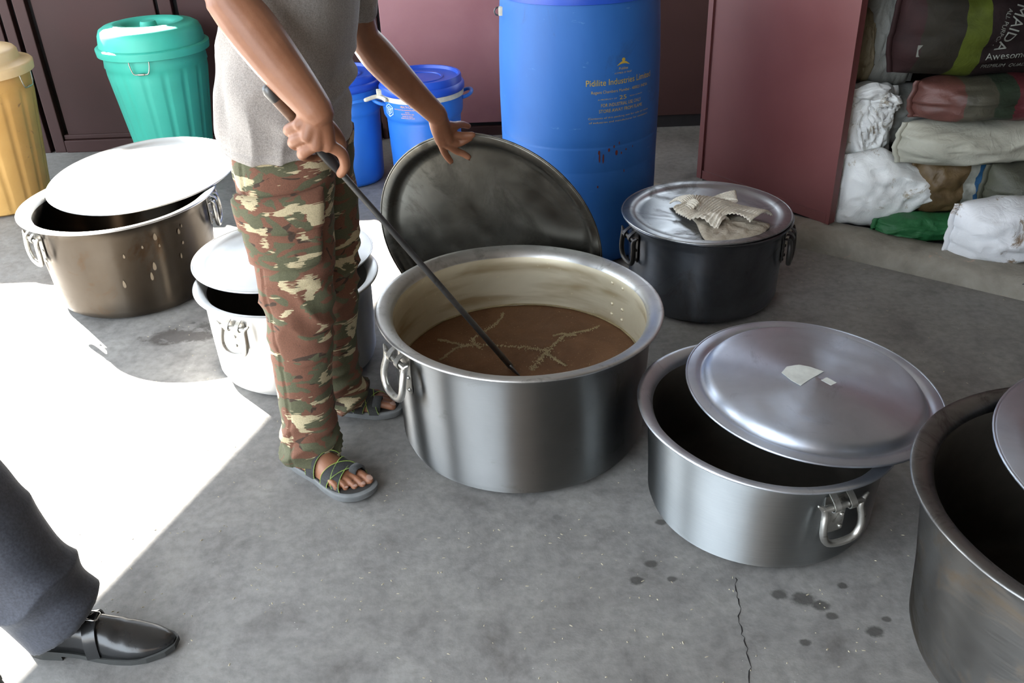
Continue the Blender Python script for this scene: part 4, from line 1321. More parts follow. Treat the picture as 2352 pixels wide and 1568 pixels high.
# ================================================================== LADLE
T = Vector((0.007, 2.075, 0.205)); R0 = Vector((-0.377, 1.85, 0.902))
rd = (T - R0).normalized()
butt = R0 - rd * 0.17
ladle = thing('stirring_ladle', 'long iron stirring ladle with wooden grip held in the right hand', 'ladle', tuple(T))
def rel(p): return tuple(Vector(p) - T)
g0 = butt; g1 = R0 - rd * 0.03; g2 = R0 + rd * 0.06
v, f = tube([rel(g0 - rd * 0.004), rel(g0 + rd * 0.016)], 0.0135, 14)
mk('end_cap', v, f, M_rod, ladle)
v, f = tube([rel(g0 + rd * 0.012), rel(g0 + rd * 0.07), rel(g1)], [0.0125, 0.0115, 0.012], 14)
mk('wooden_grip', v, f, M_wood, ladle)
v, f = tube([rel(g1), rel(g1 + rd * 0.05), rel(g2)], [0.013, 0.0125, 0.009], 14)
mk('black_collar', v, f, M_grip, ladle)
v, f = tube([rel(g2 - rd * 0.02), rel((g2 + T) / 2), rel(T - rd * 0.03)], [0.0072, 0.0074, 0.008], 12)
mk('rod', v, f, M_rod, ladle)
# flat blade dipping into the broth
bl = MB()
side = rd.cross(Vector((0, 0, 1))).normalized(); nb = rd.cross(side).normalized()
rings = []
for i in range(9):
    k = i / 8
    w = 0.010 + 0.034 * math.sin(PI * min(1, k * 1.1) * 0.55)
    c = Vector((0, 0, 0)) - rd * 0.04 + rd * (0.11 * k) + nb * (0.012 * k * k)
    rings.append([c + side * w * math.cos(a) + nb * 0.004 * math.sin(a) for a in [2 * PI * j / 16 for j in range(16)]])
v, f = loft(rings)
mk('blade', v, f, M_rod, ladle)

# ================================================================== PEOPLE
V3 = Vector
def ell_ring(c, ax, ay, ra, rb, seg=28, pw=2.0):
    c = V3(c); out = []
    for k in range(seg):
        a = 2 * PI * k / seg
        ca, sa = math.cos(a), math.sin(a)
        if pw != 2.0:
            ca = math.copysign(abs(ca) ** (2 / pw), ca); sa = math.copysign(abs(sa) ** (2 / pw), sa)
        out.append(c + V3(ax) * ra * ca + V3(ay) * rb * sa)
    return out
def add_chain(mb, pts, rads, seg=20, m=5):
    q = spline([(*p, r) for p, r in zip(pts, rads)], m)
    mb.add(*tube([tuple(x[:3]) for x in q], [float(x[3]) for x in q], seg))
def fwd_side(phi):
    f = V3((math.cos(phi), math.sin(phi), 0)); r = V3((math.sin(phi), -math.cos(phi), 0))
    return f, r

# ---- feet: shared by the body and the sandal straps
FOOT_L = 0.262
def foot_sec(l):
    """half width, height above sole and sideways shift of the foot at l (0 heel .. 1 toe)"""
    W = np.interp(l, [0, 0.06, 0.2, 0.45, 0.68, 0.8], [0.018, 0.028, 0.034, 0.036, 0.046, 0.045])
    Hh = np.interp(l, [0, 0.06, 0.18, 0.3, 0.5, 0.7, 0.8], [0.03, 0.055, 0.08, 0.082, 0.06, 0.034, 0.026])
    S = np.interp(l, [0, 0.4, 0.8], [0.0, 0.0, 0.004])
    return float(W), float(Hh), float(S)
class Foot:
    def __init__(self, heel, direction, inner_sign, z0=0.022):
        self.o = V3((heel[0], heel[1], z0)); self.f = V3((direction[0], direction[1], 0)).normalized()
        self.s = V3((-self.f.y, self.f.x, 0)) * inner_sign      # towards the big toe
    def p(self, l, s, z): return self.o + self.f * (l * FOOT_L) + self.s * s + V3((0, 0, z))
    def surf(self, l, t, off=0.0):
        """t in -1 (outer) .. 1 (inner) over the instep"""
        W, Hh, S = foot_sec(l)
        a = (1 - (t + 1) / 2) * PI
        return self.p(l, S + (W + off) * math.cos(a), max(0.0, (Hh + off) * math.sin(a) ** 0.8))
    def add(self, mb):
        rings = []
        for i in range(15):
            l = 0.8 * i / 14
            W, Hh, S = foot_sec(l)
            r = []
            for k in range(24):
                a = 2 * PI * k / 24
                c, s_ = math.cos(a), math.sin(a)
                r.append(self.p(l, S + W * c, Hh * s_ ** 0.8 if s_ > 0 else 0.010 * s_ + 0.006))
            rings.append(r)
        mb.add(*loft(rings))
        toes = [(0.028, 0.74, 1.0, 0.0125), (0.008, 0.76, 0.985, 0.0095), (-0.009, 0.75, 0.94, 0.009), (-0.025, 0.72, 0.88, 0.0085), (-0.039, 0.68, 0.81, 0.008)]
        self.toes = toes
        for s, l0, l1, r in toes:
            add_chain(mb, [self.p(l0 - 0.08, s * 0.85, 0.016), self.p(l0 + (l1 - l0) * 0.35, s, 0.019), self.p(l0 + (l1 - l0) * 0.7, s * 1.02, 0.015), self.p(l1 - 0.03, s * 1.02, r * 0.95)], [r * 1.05, r * 0.95, r * 0.92, r], 10)

def sandal(foot, root, org):
    rel_ = lambda p: V3(p) - V3(org)
    # sole outline
    out = [(-0.05, -0.022), (0.06, -0.034), (0.22, -0.038), (0.42, -0.04), (0.62, -0.05), (0.78, -0.053), (0.92, -0.046), (1.02, -0.026), (1.065, 0.006), (1.05, 0.032), (0.98, 0.046), (0.84, 0.052), (0.66, 0.047), (0.42, 0.036), (0.22, 0.035), (0.06, 0.032), (-0.05, 0.02), (-0.075, 0.0)]
    oo = spline([(*p,) for p in out] + [out[0]], 4)[:-1]
    n = len(oo)
    def zt(l): return 0.004 * max(0, l - 0.8) * 5
    rows = [(0.96, 0.000 - 0.022), (1.0, 0.004 - 0.022), (1.0, 0.013 - 0.022), (1.02, 0.016 - 0.022), (1.02, 0.021 - 0.022), (0.985, 0.0235 - 0.022)]
    c = np.mean(np.array(oo), axis=0)
    v = []; f = []
    for k, z in rows:
        for q in oo:
            d = c + (np.array(q) - c) * k
            v.append(rel_(foot.p(d[0], d[1], z + zt(d[0]))))
    for i in range(len(rows) - 1):
        for k in range(n):
            f.append((i * n + k, i * n + (k + 1) % n, (i + 1) * n + (k + 1) % n, (i + 1) * n + k))
    f.append(tuple(range(n))[::-1]); f.append(tuple((len(rows) - 1) * n + k for k in range(n)))
    sole = mk('sandal_sole', v, f, M_sole, root, auto=50)
    v = [rel_(foot.p(*(c + (np.array(q) - c) * 0.93), 0.0028 + zt(q[0]))) for q in oo]
    mk('insole', v, [tuple(range(n))], M_insole, sole, smooth=False)
    def strap(l0, l1, w, t0=-1.0, t1=1.0, off=0.006, mid=None):
        N = 22
        A = []; Bp = []
        for i in range(N + 1):
            k = i / N; t = t0 + (t1 - t0) * k
            l = l0 + (l1 - l0) * k
            A.append(foot.surf(l - w / 2, t, off)); Bp.append(foot.surf(l + w / 2, t, off))
        v = []; f = []
        for a, b in zip(A, Bp):
            nrm = V3((0, 0, 1))
            v += [rel_(a), rel_(b), rel_(b) - V3((0, 0, 0.003)), rel_(a) - V3((0, 0, 0.003))]
        for i in range(N):
            for j in range(4):
                f.append((4 * i + j, 4 * i + (j + 1) % 4, 4 * i + 4 + (j + 1) % 4, 4 * i + 4 + j))
        st = mk('strap', v, f, M_strap, sole, auto=50)
        for row in (A, Bp):
            mb = MB()
            pl = [rel_(p) + V3((0, 0, 0.0012)) for p in row]
            L = 0; 
            # dashed contrast stitching
            dense = spline([tuple(p) for p in pl], 5)
            for i in range(0, len(dense) - 1, 2):
                a_, b_ = V3(dense[i]), V3(dense[i + 1])
                if (b_ - a_).length < 1e-5: continue
                mb.add(*tube([a_, b_], 0.0011, 5, hemi=False))
            s2 = mb.build('stitching', M_lime, sole, auto=None)
            s2['kind'] = 'stuff'
    return strap, sole

# ---------------------------------------------------------------- the cook
ORG = V3((-0.55, 2.08, 0.0))
cook = thing('person', 'person in grey T-shirt and camouflage trousers stirring the large pot', 'person', tuple(ORG))
phi = math.radians(-10)
F_, S_ = fwd_side(phi)              # forward, right-hand side (towards the viewer)
body = MB()
foot_r = Foot((-0.598, 1.990), (0.785, -0.62), 1)
foot_l = Foot((-0.603, 2.243), (0.99, -0.10), -1)
# torso
X, Y_ = F_, S_
for_t = [((-0.50, 2.10, 0.80), 0.10, 0.15), ((-0.50, 2.10, 0.92), 0.105, 0.15), ((-0.48, 2.10, 1.05), 0.10, 0.145), ((-0.452, 2.10, 1.2), 0.105, 0.16), ((-0.43, 2.10, 1.32), 0.095, 0.165), ((-0.42, 2.10, 1.4), 0.07, 0.13), ((-0.415, 2.10, 1.45), 0.05, 0.07)]
body.add(*loft([ell_ring(c, X, Y_, a, b) for c, a, b in for_t]))
# neck and head, bent towards the pot
add_chain(body, [(-0.415, 2.10, 1.40), (-0.40, 2.10, 1.48), (-0.385, 2.10, 1.53)], [0.06, 0.055, 0.055])
hc = V3((-0.36, 2.10, 1.60))
hf = (F_ * 0.86 + V3((0, 0, -0.5))).normalized(); hu = (V3((0, 0, 0.86)) + F_ * 0.5).normalized(); hs_ = S_
rings = []
for i in range(15):
    k = -1 + 2 * (i + 0.5) / 15
    rr = math.sqrt(max(0.0, 1 - k * k))
    taper = 1.0 if k > -0.1 else 1 + 0.32 * (k + 0.1)
    c = hc + hu * (0.118 * k) + hf * (0.01 if k < 0 else 0.0)
    rings.append(ell_ring(c, hf, hs_, 0.095 * rr * taper + 0.004, 0.075 * rr * taper + 0.004, 24))
body.add(*loft(rings))
add_chain(body, [hc + hf * 0.085 + hu * 0.015, hc + hf * 0.105 - hu * 0.015, hc + hf * 0.112 - hu * 0.03], [0.010, 0.012, 0.014])
for s in (-1, 1):
    add_chain(body, [hc + hs_ * 0.074 * s + hu * 0.02, hc + hs_ * 0.082 * s - hf * 0.012, hc + hs_ * 0.076 * s - hu * 0.028], [0.012, 0.012, 0.009])
# legs
add_chain(body, [(-0.515, 2.02, 0.84), (-0.515, 2.0, 0.66), (-0.515, 1.985, 0.48), (-0.535, 1.98, 0.30), (-0.553, 1.962, 0.10), (-0.555, 1.958, 0.05)], [0.085, 0.078, 0.058, 0.055, 0.034, 0.034])
add_chain(body, [(-0.485, 2.18, 0.84), (-0.485, 2.19, 0.66), (-0.478, 2.195, 0.48), (-0.50, 2.21, 0.30), (-0.518, 2.235, 0.10), (-0.52, 2.238, 0.05)], [0.085, 0.078, 0.058, 0.055, 0.034, 0.034])
foot_r.add(body); foot_l.add(body)
# right arm
shR = (-0.445, 1.935, 1.40); elR = (-0.515, 1.838, 1.215); wrR = (-0.368, 1.793, 1.006)
add_chain(body, [(-0.43, 1.99, 1.40), shR, (-0.485, 1.885, 1.305), elR], [0.062, 0.06, 0.05, 0.045])
add_chain(body, [elR, (-0.478, 1.828, 1.163), (-0.430, 1.813, 1.093), (-0.390, 1.801, 1.038), wrR], [0.045, 0.051, 0.047, 0.039, 0.034])
# right hand gripping the ladle
mcp = {'ix': (-0.3555, 1.792, 0.938), 'md': (-0.376, 1.783, 0.943), 'rg': (-0.391, 1.780, 0.962), 'pk': (-0.4035, 1.787, 0.984)}
for k, r in (('ix', 0.0145), ('md', 0.0145), ('rg', 0.014), ('pk', 0.013)):
    m_ = V3(mcp[k]); w_ = V3(wrR)
    add_chain(body, [w_ + (m_ - w_) * 0.0, w_ + (m_ - w_) * 0.5 + V3((0, 0.004, 0)), m_], [0.027, 0.023, r + 0.002])
add_chain(body, [mcp['pk'], (-0.4325, 1.803, 0.969), (-0.432, 1.838, 0.950), (-0.413, 1.855, 0.946)], [0.0118, 0.011, 0.0098, 0.0092])
add_chain(body, [mcp['rg'], (-0.4255, 1.797, 0.945), (-0.424, 1.842, 0.922), (-0.400, 1.868, 0.917)], [0.0128, 0.0118, 0.0105, 0.0095])
add_chain(body, [mcp['md'], (-0.4095, 1.795, 0.921), (-0.407, 1.848, 0.897), (-0.380, 1.878, 0.890)], [0.0132, 0.0122, 0.0108, 0.0098])
add_chain(body, [mcp['ix'], (-0.3325, 1.803, 0.917), (-0.3315, 1.822, 0.884), (-0.348, 1.848, 0.857)], [0.0132, 0.0122, 0.011, 0.01])
add_chain(body, [(-0.380, 1.815, 0.988), (-0.358, 1.845, 0.960), (-0.343, 1.868, 0.922), (-0.345, 1.876, 0.893)], [0.018, 0.0145, 0.0115, 0.0095])
# left arm reaching to the lid
shL = (-0.385, 2.265, 1.32); elL = (-0.338, 2.345, 1.03); wrL = (-0.1778, 2.43, 0.8084)
add_chain(body, [(-0.40, 2.20, 1.34), shL, (-0.36, 2.31, 1.17), elL], [0.058, 0.056, 0.044, 0.038])
add_chain(body, [elL, (-0.31, 2.362, 0.985), (-0.265, 2.386, 0.92), (-0.215, 2.412, 0.855), wrL], [0.04, 0.045, 0.041, 0.033, 0.029])
LA = [(-0.1532, 2.485, 0.7384), (-0.1202, 2.497, 0.729), (-0.1018, 2.497, 0.7289), (-0.0871, 2.496, 0.7299)]
LB = [(-0.1544, 2.487, 0.721), (-0.1304, 2.503, 0.705), (-0.1129, 2.503, 0.7106), (-0.0951, 2.502, 0.7186)]
LC = [(-0.1687, 2.487, 0.7154), (-0.1395, 2.51, 0.6828), (-0.1181, 2.515, 0.6701), (-0.1037, 2.515, 0.6599)]
LD = [(-0.1778, 2.485, 0.7164), (-0.1715, 2.522, 0.6738), (-0.1645, 2.532, 0.656), (-0.1569, 2.539, 0.641)]
w_ = V3(wrL)
for ch, r in ((LA, 0.0135), (LB, 0.013), (LC, 0.0125), (LD, 0.012)):
    m_ = V3(ch[0])
    add_chain(body, [w_, w_ + (m_ - w_) * 0.5 + V3((-0.002, -0.004, 0.004)), m_], [0.026, 0.0215, r + 0.002])
    add_chain(body, ch, [0.0115, 0.0106, 0.0098, 0.0088])
add_chain(body, [(-0.168, 2.45, 0.775), (-0.14, 2.48, 0.762), (-0.118, 2.515, 0.755), (-0.10, 2.54, 0.742)], [0.016, 0.0125, 0.010, 0.0085])
fuse('body', body, 0.003, M_skin, cook, ORG, 4)
# finger and toe nails
def nail_disc(c, n, t, w, l, parent=cook, org=ORG):
    n = V3(n).normalized(); t = V3(t); t = (t - n * t.dot(n)).normalized(); s = n.cross(t)
    v = [V3(c) - V3(org) + n * 0.0012]
    for k in range(12):
        a = 2 * PI * k / 12
        v.append(V3(c) - V3(org) + t * l * math.cos(a) + s * w * math.sin(a) - n * 0.0006)
    mk('nail', v, [(0, 1 + k, 1 + (k + 1) % 12) for k in range(12)], M_nail, parent)
for ft in (foot_r, foot_l):
    for s, l0, l1, r in ft.toes:
        nail_disc(ft.p(l1 - 0.018, s * 1.02, r * 1.82), ft.f * 0.35 + V3((0, 0, 1)), ft.f, r * 0.62, r * 0.75)
for ch in (LC, LD):
    tp = V3(ch[-1]); d = (tp - V3(ch[-2])).normalized()
    dn = (V3((-0.2, 0.35, -0.9)) - d * d.dot(V3((-0.2, 0.35, -0.9)))).normalized()
    nail_disc(tp + d * 0.004 + dn * 0.0066, dn, d, 0.0048, 0.0065)
# hair, eyes and mouth
hm = MB()
rings = []
for i in range(12):
    k = -0.25 + 1.25 * i / 11.0
    k = min(k, 0.995)
    rr = math.sqrt(max(0.0, 1 - k * k))
    rings.append(ell_ring(hc + hu * (0.124 * k) - hf * (0.022 if k < 0.55 else 0.006), hf, hs_, (0.088 if k < 0.55 else 0.1) * rr + 0.003, 0.082 * rr + 0.003, 24))
hm.add(*loft([[V3(p) - ORG for p in r] for r in rings]))
hm.build('hair', M_hair, cook, auto=None)
for s in (-1, 1):
    v, f = lathe([(0.0005, 0.006), (0.006, 0.004), (0.010, 0.0)], 14)
    e = mk('eye', v, f, M_eye, cook)
    e.location = hc + hf * 0.086 + hs_ * 0.032 * s + hu * 0.012 - ORG
    e.rotation_euler = hf.to_track_quat('Z', 'Y').to_euler()
    v, f = tube([hc + hf * 0.09 + hs_ * s * 0.018 + hu * 0.034 - ORG, hc + hf * 0.088 + hs_ * s * 0.048 + hu * 0.034 - ORG], 0.0045, 8)
    mk('eyebrow', v, f, M_hair, cook)
v, f = tube([hc + hf * 0.083 - hu * 0.055 + hs_ * 0.024 - ORG, hc + hf * 0.092 - hu * 0.054 - ORG, hc + hf * 0.083 - hu * 0.055 - hs_ * 0.024 - ORG], [0.003, 0.006, 0.003], 8)
mk('mouth', v, f, M_lip, cook)

# T-shirt
sh = MB()
trs = [((-0.506, 2.10, 0.856), 0.143, 0.182), ((-0.508, 2.10, 0.88), 0.144, 0.184), ((-0.506, 2.10, 0.92), 0.144, 0.184), ((-0.494, 2.10, 0.98), 0.143, 0.184), ((-0.475, 2.10, 1.06), 0.143, 0.184), ((-0.456, 2.10, 1.14), 0.144, 0.186), ((-0.44, 2.10, 1.24), 0.142, 0.188), ((-0.428, 2.10, 1.33), 0.128, 0.182), ((-0.42, 2.10, 1.39), 0.10, 0.15), ((-0.418, 2.10, 1.43), 0.075, 0.095)]
trs = [(np.array([*c]), a, b) for c, a, b in trs]
sm = spline([(*c, a, b) for c, a, b in trs], 3)
sh.add(*loft([ell_ring(tuple(q[:3]), X, Y_, q[3], q[4], 40, 2.3) for q in sm]))
add_chain(sh, [(-0.42, 2.0, 1.39), (-0.445, 1.93, 1.395), (-0.475, 1.893, 1.335), (-0.498, 1.868, 1.285)], [0.08, 0.08, 0.07, 0.07], 16)
add_chain(sh, [(-0.40, 2.2, 1.34), (-0.385, 2.265, 1.31), (-0.362, 2.305, 1.19), (-0.348, 2.33, 1.115)], [0.08, 0.076, 0.062, 0.056], 16)
def shirt_folds(co, no):
    d = np.zeros(len(co))
    s = (co[:, 0] + 0.5) * 0.62 - (co[:, 2] - 1.0) * 0.55
    n1 = vnoise(co, (5, 5, 5), 1.0)
    low = np.clip((1.12 - co[:, 2]) / 0.3, 0, 1)
    back = np.clip((-0.42 - co[:, 0]) / 0.2, 0, 1)
    ridg = 1 - 2 * np.abs(np.sin(s * 34 + n1 * 4.0))
    d += 0.02 * ridg * back * (0.25 + 0.75 * low) * np.clip(0.5 + 1.4 * vnoise(co, (7, 7, 7), 4.0), 0, 1.2)
    front = np.clip((co[:, 0] + 0.52) / 0.15, 0, 1)
    hz = np.exp(-((co[:, 2] - 0.97 - 0.04 * np.sin(co[:, 0] * 17)) / 0.045) ** 2)
    d += 0.011 * front * hz * np.sin((co[:, 2] + (co[:, 0]) * 0.4) * 85 + n1 * 4)
    d += 0.006 * vnoise(co, (9, 9, 7), 7.0)
    d += np.where(np.abs(co[:, 2] - 0.88) < 0.004, -0.0022, 0)
    return d
fuse('t_shirt', sh, 0.005, M_shirt, cook, ORG, 2, shirt_folds)

# camouflage trousers
tr = MB()
def leg_rings(rows, seg=32):
    q = spline([(*c, a, b) for c, a, b in rows], 4)
    return q
RLEG = [((-0.512, 2.03, 0.86), 0.112, 0.09), ((-0.508, 2.01, 0.77), 0.112, 0.098), ((-0.512, 2.0, 0.64), 0.098, 0.094), ((-0.518, 1.99, 0.50), 0.088, 0.09), ((-0.527, 1.982, 0.38), 0.078, 0.082), ((-0.536, 1.978, 0.26), 0.070, 0.076), ((-0.543, 1.972, 0.14), 0.071, 0.076), ((-0.545, 1.966, 0.075), 0.077, 0.08), ((-0.547, 1.962, 0.048), 0.08, 0.08)]
LLEG = [((-0.492, 2.18, 0.86), 0.125, 0.10), ((-0.488, 2.185, 0.77), 0.115, 0.098), ((-0.482, 2.19, 0.64), 0.105, 0.095), ((-0.486, 2.20, 0.50), 0.09, 0.09), ((-0.493, 2.205, 0.38), 0.083, 0.08), ((-0.508, 2.212, 0.26), 0.076, 0.075), ((-0.512, 2.225, 0.14), 0.077, 0.076), ((-0.503, 2.232, 0.075), 0.085, 0.08), ((-0.498, 2.234, 0.04), 0.088, 0.08)]
for rows in (RLEG, LLEG):
    tr.add(*loft([ell_ring(tuple(q[:3]), (1, 0, 0), (0, 1, 0), q[3], q[4], 32, 2.2) for q in leg_rings(rows)]))
tr.add(*loft([ell_ring((-0.505 + 0.1 * (z - 0.85), 2.10, z), X, Y_, a, b, 40, 2.3) for z, a, b in ((0.74, 0.09, 0.12), (0.80, 0.128, 0.162), (0.86, 0.128, 0.162), (0.93, 0.122, 0.155), (0.99, 0.11, 0.145))]))
def trouser_folds(co, no):
    n1 = vnoise(co, (6, 6, 6), 2.0)
    d = 0.006 * vnoise(co, (8, 8, 10), 5.0)
    knee = np.exp(-((co[:, 2] - 0.47) / 0.09) ** 2)
    hem = np.clip((0.24 - co[:, 2]) / 0.16, 0, 1)
    thigh = np.exp(-((co[:, 2] - 0.74) / 0.06) ** 2)
    w = 1 - 2 * np.abs(np.sin((co[:, 2] + 0.35 * (co[:, 0] + 0.5)) * 44 + n1 * 6))
    d += 0.0055 * knee * w + 0.007 * hem * (1 - 2 * np.abs(np.sin((co[:, 2] - 0.3 * co[:, 0]) * 62 + n1 * 5))) + 0.004 * thigh * w
    # long side seam
    sx = np.interp(co[:, 2], [0.05, 0.3, 0.5, 0.8], [-0.58, -0.567, -0.575, -0.585])
    d += np.where((np.abs(co[:, 0] - sx) < 0.004) & (co[:, 1] < 2.02), -0.003, 0)
    for zz in (0.565, 0.345, 0.125):
        d += np.where((np.abs(co[:, 2] - zz - 0.02 * (co[:, 0] + 0.52)) < 0.0035) & (co[:, 0] > sx) & (co[:, 1] < 2.06), -0.0025, 0)
    return d
fuse('trousers', tr, 0.005, M_camo, cook, ORG, 2, trouser_folds)
# cargo pocket and flap on the near thigh
def leg_pt(rows, z, a, off):
    zs = [r[0][2] for r in rows][::-1]
    g_ = lambda fn: float(np.interp(z, zs, [fn(r) for r in rows][::-1]))
    cx, cy, ra, rb = g_(lambda r: r[0][0]), g_(lambda r: r[0][1]), g_(lambda r: r[1]), g_(lambda r: r[2])
    ca, sa = math.cos(a), math.sin(a)
    pw = 2 / 2.2
    return V3((cx + (ra + off) * math.copysign(abs(ca) ** pw, ca), cy + (rb + off) * math.copysign(abs(sa) ** pw, sa), z))
def pocket(name, z0, z1, a0, a1, off, slope=0.0, edge=True):
    nz, na = 12, 18
    v = []; f = []
    for k in (0, 1):
        for i in range(nz + 1):
            for j in range(na + 1):
                a = a0 + (a1 - a0) * j / na
                z = z0 + (z1 - z0) * i / nz + slope * (j / na - 0.5)
                rim = min(i, nz - i, j, na - j)
                o_ = (0.0015 if k == 0 else off * (0.55 if rim == 0 else 1.0) + 0.003 * noise.noise(V3((z * 22, a * 4, 3))))
                v.append(leg_pt(RLEG, z, a, o_) - ORG)
    S = (nz + 1) * (na + 1)
    for i in range(nz):
        for j in range(na):
            q = i * (na + 1) + j
            f.append((S + q, S + q + 1, S + q + na + 2, S + q + na + 1))
    def strip(ix):
        for p, q in zip(ix[:-1], ix[1:]): f.append((p, q, S + q, S + p))
    strip([j for j in range(na + 1)]); strip([nz * (na + 1) + j for j in range(na + 1)][::-1])
    strip([i * (na + 1) for i in range(nz + 1)][::-1]); strip([i * (na + 1) + na for i in range(nz + 1)])
    return mk(name, v, f, M_camo, cook, auto=60)
pocket('cargo_pocket', 0.615, 0.77, math.radians(213), math.radians(320), 0.016)
pocket('pocket_flap', 0.70, 0.788, math.radians(210), math.radians(322), 0.022, 0.012)

# sandals
strap, _s = sandal(foot_r, cook, ORG)
strap(0.40, 0.47, 0.13)
strap(0.62, 0.78, 0.105)
strap(0.79, 0.60, 0.105, off=0.0045)
# toe loop
tv = [foot_r.p(0.80, 0.010, 0.006), foot_r.p(0.815, 0.014, 0.036), foot_r.p(0.82, 0.028, 0.041), foot_r.p(0.815, 0.042, 0.034), foot_r.p(0.80, 0.047, 0.006)]
rv, rf = ribbon([tuple(q) for q in spline([tuple(p - ORG) for p in tv], 5)], foot_r.f, 0.024, 0.003)
mk('toe_loop', rv, rf, M_strap, _s)
strap, _s = sandal(foot_l, cook, ORG)
strap(0.40, 0.47, 0.13)
strap(0.62, 0.78, 0.105)
strap(0.79, 0.60, 0.105, off=0.0045)
tv = [foot_l.p(0.80, 0.010, 0.006), foot_l.p(0.815, 0.014, 0.036), foot_l.p(0.82, 0.028, 0.041), foot_l.p(0.815, 0.042, 0.034), foot_l.p(0.80, 0.047, 0.006)]
rv, rf = ribbon([tuple(q) for q in spline([tuple(p - ORG) for p in tv], 5)], foot_l.f, 0.024, 0.003)
mk('toe_loop', rv, rf, M_strap, _s)

# ---------------------------------------------------------------- the visitor
ORG2 = V3((-1.15, 1.33, 0.0))
vis = thing('person', 'person in charcoal trousers and black buckled shoes stepping in at lower left', 'person', tuple(ORG2))
b2 = MB()
b2.add(*loft([ell_ring((-1.25 + dx, 1.325, z), (1, 0, 0), (0, 1, 0), a, b) for z, a, b, dx in ((0.84, 0.10, 0.15, 0), (0.98, 0.10, 0.145, 0), (1.15, 0.105, 0.15, 0.005), (1.3, 0.11, 0.17, 0.01), (1.4, 0.09, 0.16, 0.01), (1.47, 0.055, 0.07, 0.015))]))
add_chain(b2, [(-1.235, 1.325, 1.44), (-1.23, 1.325, 1.53), (-1.22, 1.325, 1.58)], [0.06, 0.055, 0.055])
h2 = V3((-1.205, 1.325, 1.64))
b2.add(*loft([ell_ring(h2 + V3((0, 0, 0.118 * k)), (1, 0, 0), (0, 1, 0), 0.095 * math.sqrt(1 - k * k) * (1 if k > -0.1 else 1 + 0.3 * (k + 0.1)) + 0.004, 0.075 * math.sqrt(1 - k * k) + 0.004) for k in [-1 + 2 * (i + 0.5) / 15 for i in range(15)]]))
add_chain(b2, [h2 + V3((0.09, 0, 0.015)), h2 + V3((0.108, 0, -0.015)), h2 + V3((0.112, 0, -0.03))], [0.010, 0.012, 0.014])
for s in (-1, 1):
    add_chain(b2, [h2 + V3((0, 0.076 * s, 0.02)), h2 + V3((-0.012, 0.083 * s, 0)), h2 + V3((0, 0.077 * s, -0.03))], [0.012, 0.012, 0.009])
    y = 1.325 + 0.2 * s
    add_chain(b2, [(-1.24, 1.325 + 0.15 * s, 1.41), (-1.245, y, 1.38), (-1.265, y + 0.03 * s, 1.22), (-1.27, y + 0.04 * s, 1.1), (-1.23, y + 0.04 * s, 0.97), (-1.21, y + 0.035 * s, 0.86)], [0.055, 0.055, 0.045, 0.04, 0.036, 0.027])
    wr = V3((-1.21, y + 0.035 * s, 0.86))
    for k in range(4):
        x0 = 0.03 - 0.018 * k
        add_chain(b2, [wr, wr + V3((x0 * 0.8 + 0.005, 0, -0.05)), wr + V3((x0, 0, -0.085)), wr + V3((x0 + 0.006, -0.006 * s, -0.125 - 0.008 * (k in (1, 2)))), wr + V3((x0 + 0.012, -0.016 * s, -0.155 - 0.012 * (k in (1, 2))))], [0.021, 0.017, 0.0125, 0.0095, 0.0085])
    add_chain(b2, [wr + V3((0.012, 0, -0.02)), wr + V3((0.04, -0.008 * s, -0.055)), wr + V3((0.052, -0.014 * s, -0.09))], [0.017, 0.012, 0.0095])
LEGP = {1: [(-1.245, 1.39, 0.86), (-1.19, 1.395, 0.68), (-1.10, 1.392, 0.47), (-1.03, 1.388, 0.25), (-0.985, 1.386, 0.07)], -1: [(-1.245, 1.26, 0.86), (-1.24, 1.26, 0.68), (-1.235, 1.262, 0.47), (-1.29, 1.265, 0.25), (-1.325, 1.265, 0.07)]}
for k, pts in LEGP.items():
    add_chain(b2, pts, [0.085, 0.075, 0.056, 0.05, 0.034])
fuse('body', b2, 0.006, M_skin, vis, ORG2, 3)
rings = []
for i in range(12):
    k = min(-0.25 + 1.25 * i / 11.0, 0.995)
    rr = math.sqrt(max(0.0, 1 - k * k))
    rings.append(ell_ring(h2 + V3((-0.022 if k < 0.55 else -0.006, 0, 0.124 * k)) - ORG2, (1, 0, 0), (0, 1, 0), (0.088 if k < 0.55 else 0.1) * rr + 0.003, 0.082 * rr + 0.003, 24))
hv, hf_ = loft(rings)
mk('hair', hv, hf_, M_hair, vis)
s2 = MB()
s2.add(*loft([ell_ring((-1.25 + dx, 1.325, z), (1, 0, 0), (0, 1, 0), a, b, 32, 2.3) for z, a, b, dx in ((0.86, 0.135, 0.18, 0), (0.98, 0.13, 0.178, 0), (1.15, 0.13, 0.178, 0.005), (1.3, 0.132, 0.186, 0.01), (1.4, 0.105, 0.165, 0.01), (1.46, 0.075, 0.09, 0.015))]))
for s in (-1, 1):
    y = 1.325 + 0.2 * s
    add_chain(s2, [(-1.24, 1.325 + 0.14 * s, 1.40), (-1.245, y, 1.37), (-1.265, y + 0.03 * s, 1.22), (-1.27, y + 0.04 * s, 1.1), (-1.235, y + 0.04 * s, 0.98), (-1.217, y + 0.036 * s, 0.9)], [0.075, 0.072, 0.06, 0.055, 0.05, 0.042])
fuse('shirt', s2, 0.007, M_shirt2, vis, ORG2, 2, lambda co, no: 0.006 * vnoise(co, (9, 9, 6), 3.0))
t2 = MB()
def tleg(rows):
    q = spline(rows, 4)
    t2.add(*loft([ell_ring((x, y, z), (math.cos(tl), 0, math.sin(tl)), (0, 1, 0), a, b, 32, 2.2) for x, y, z, a, b, tl in q]))
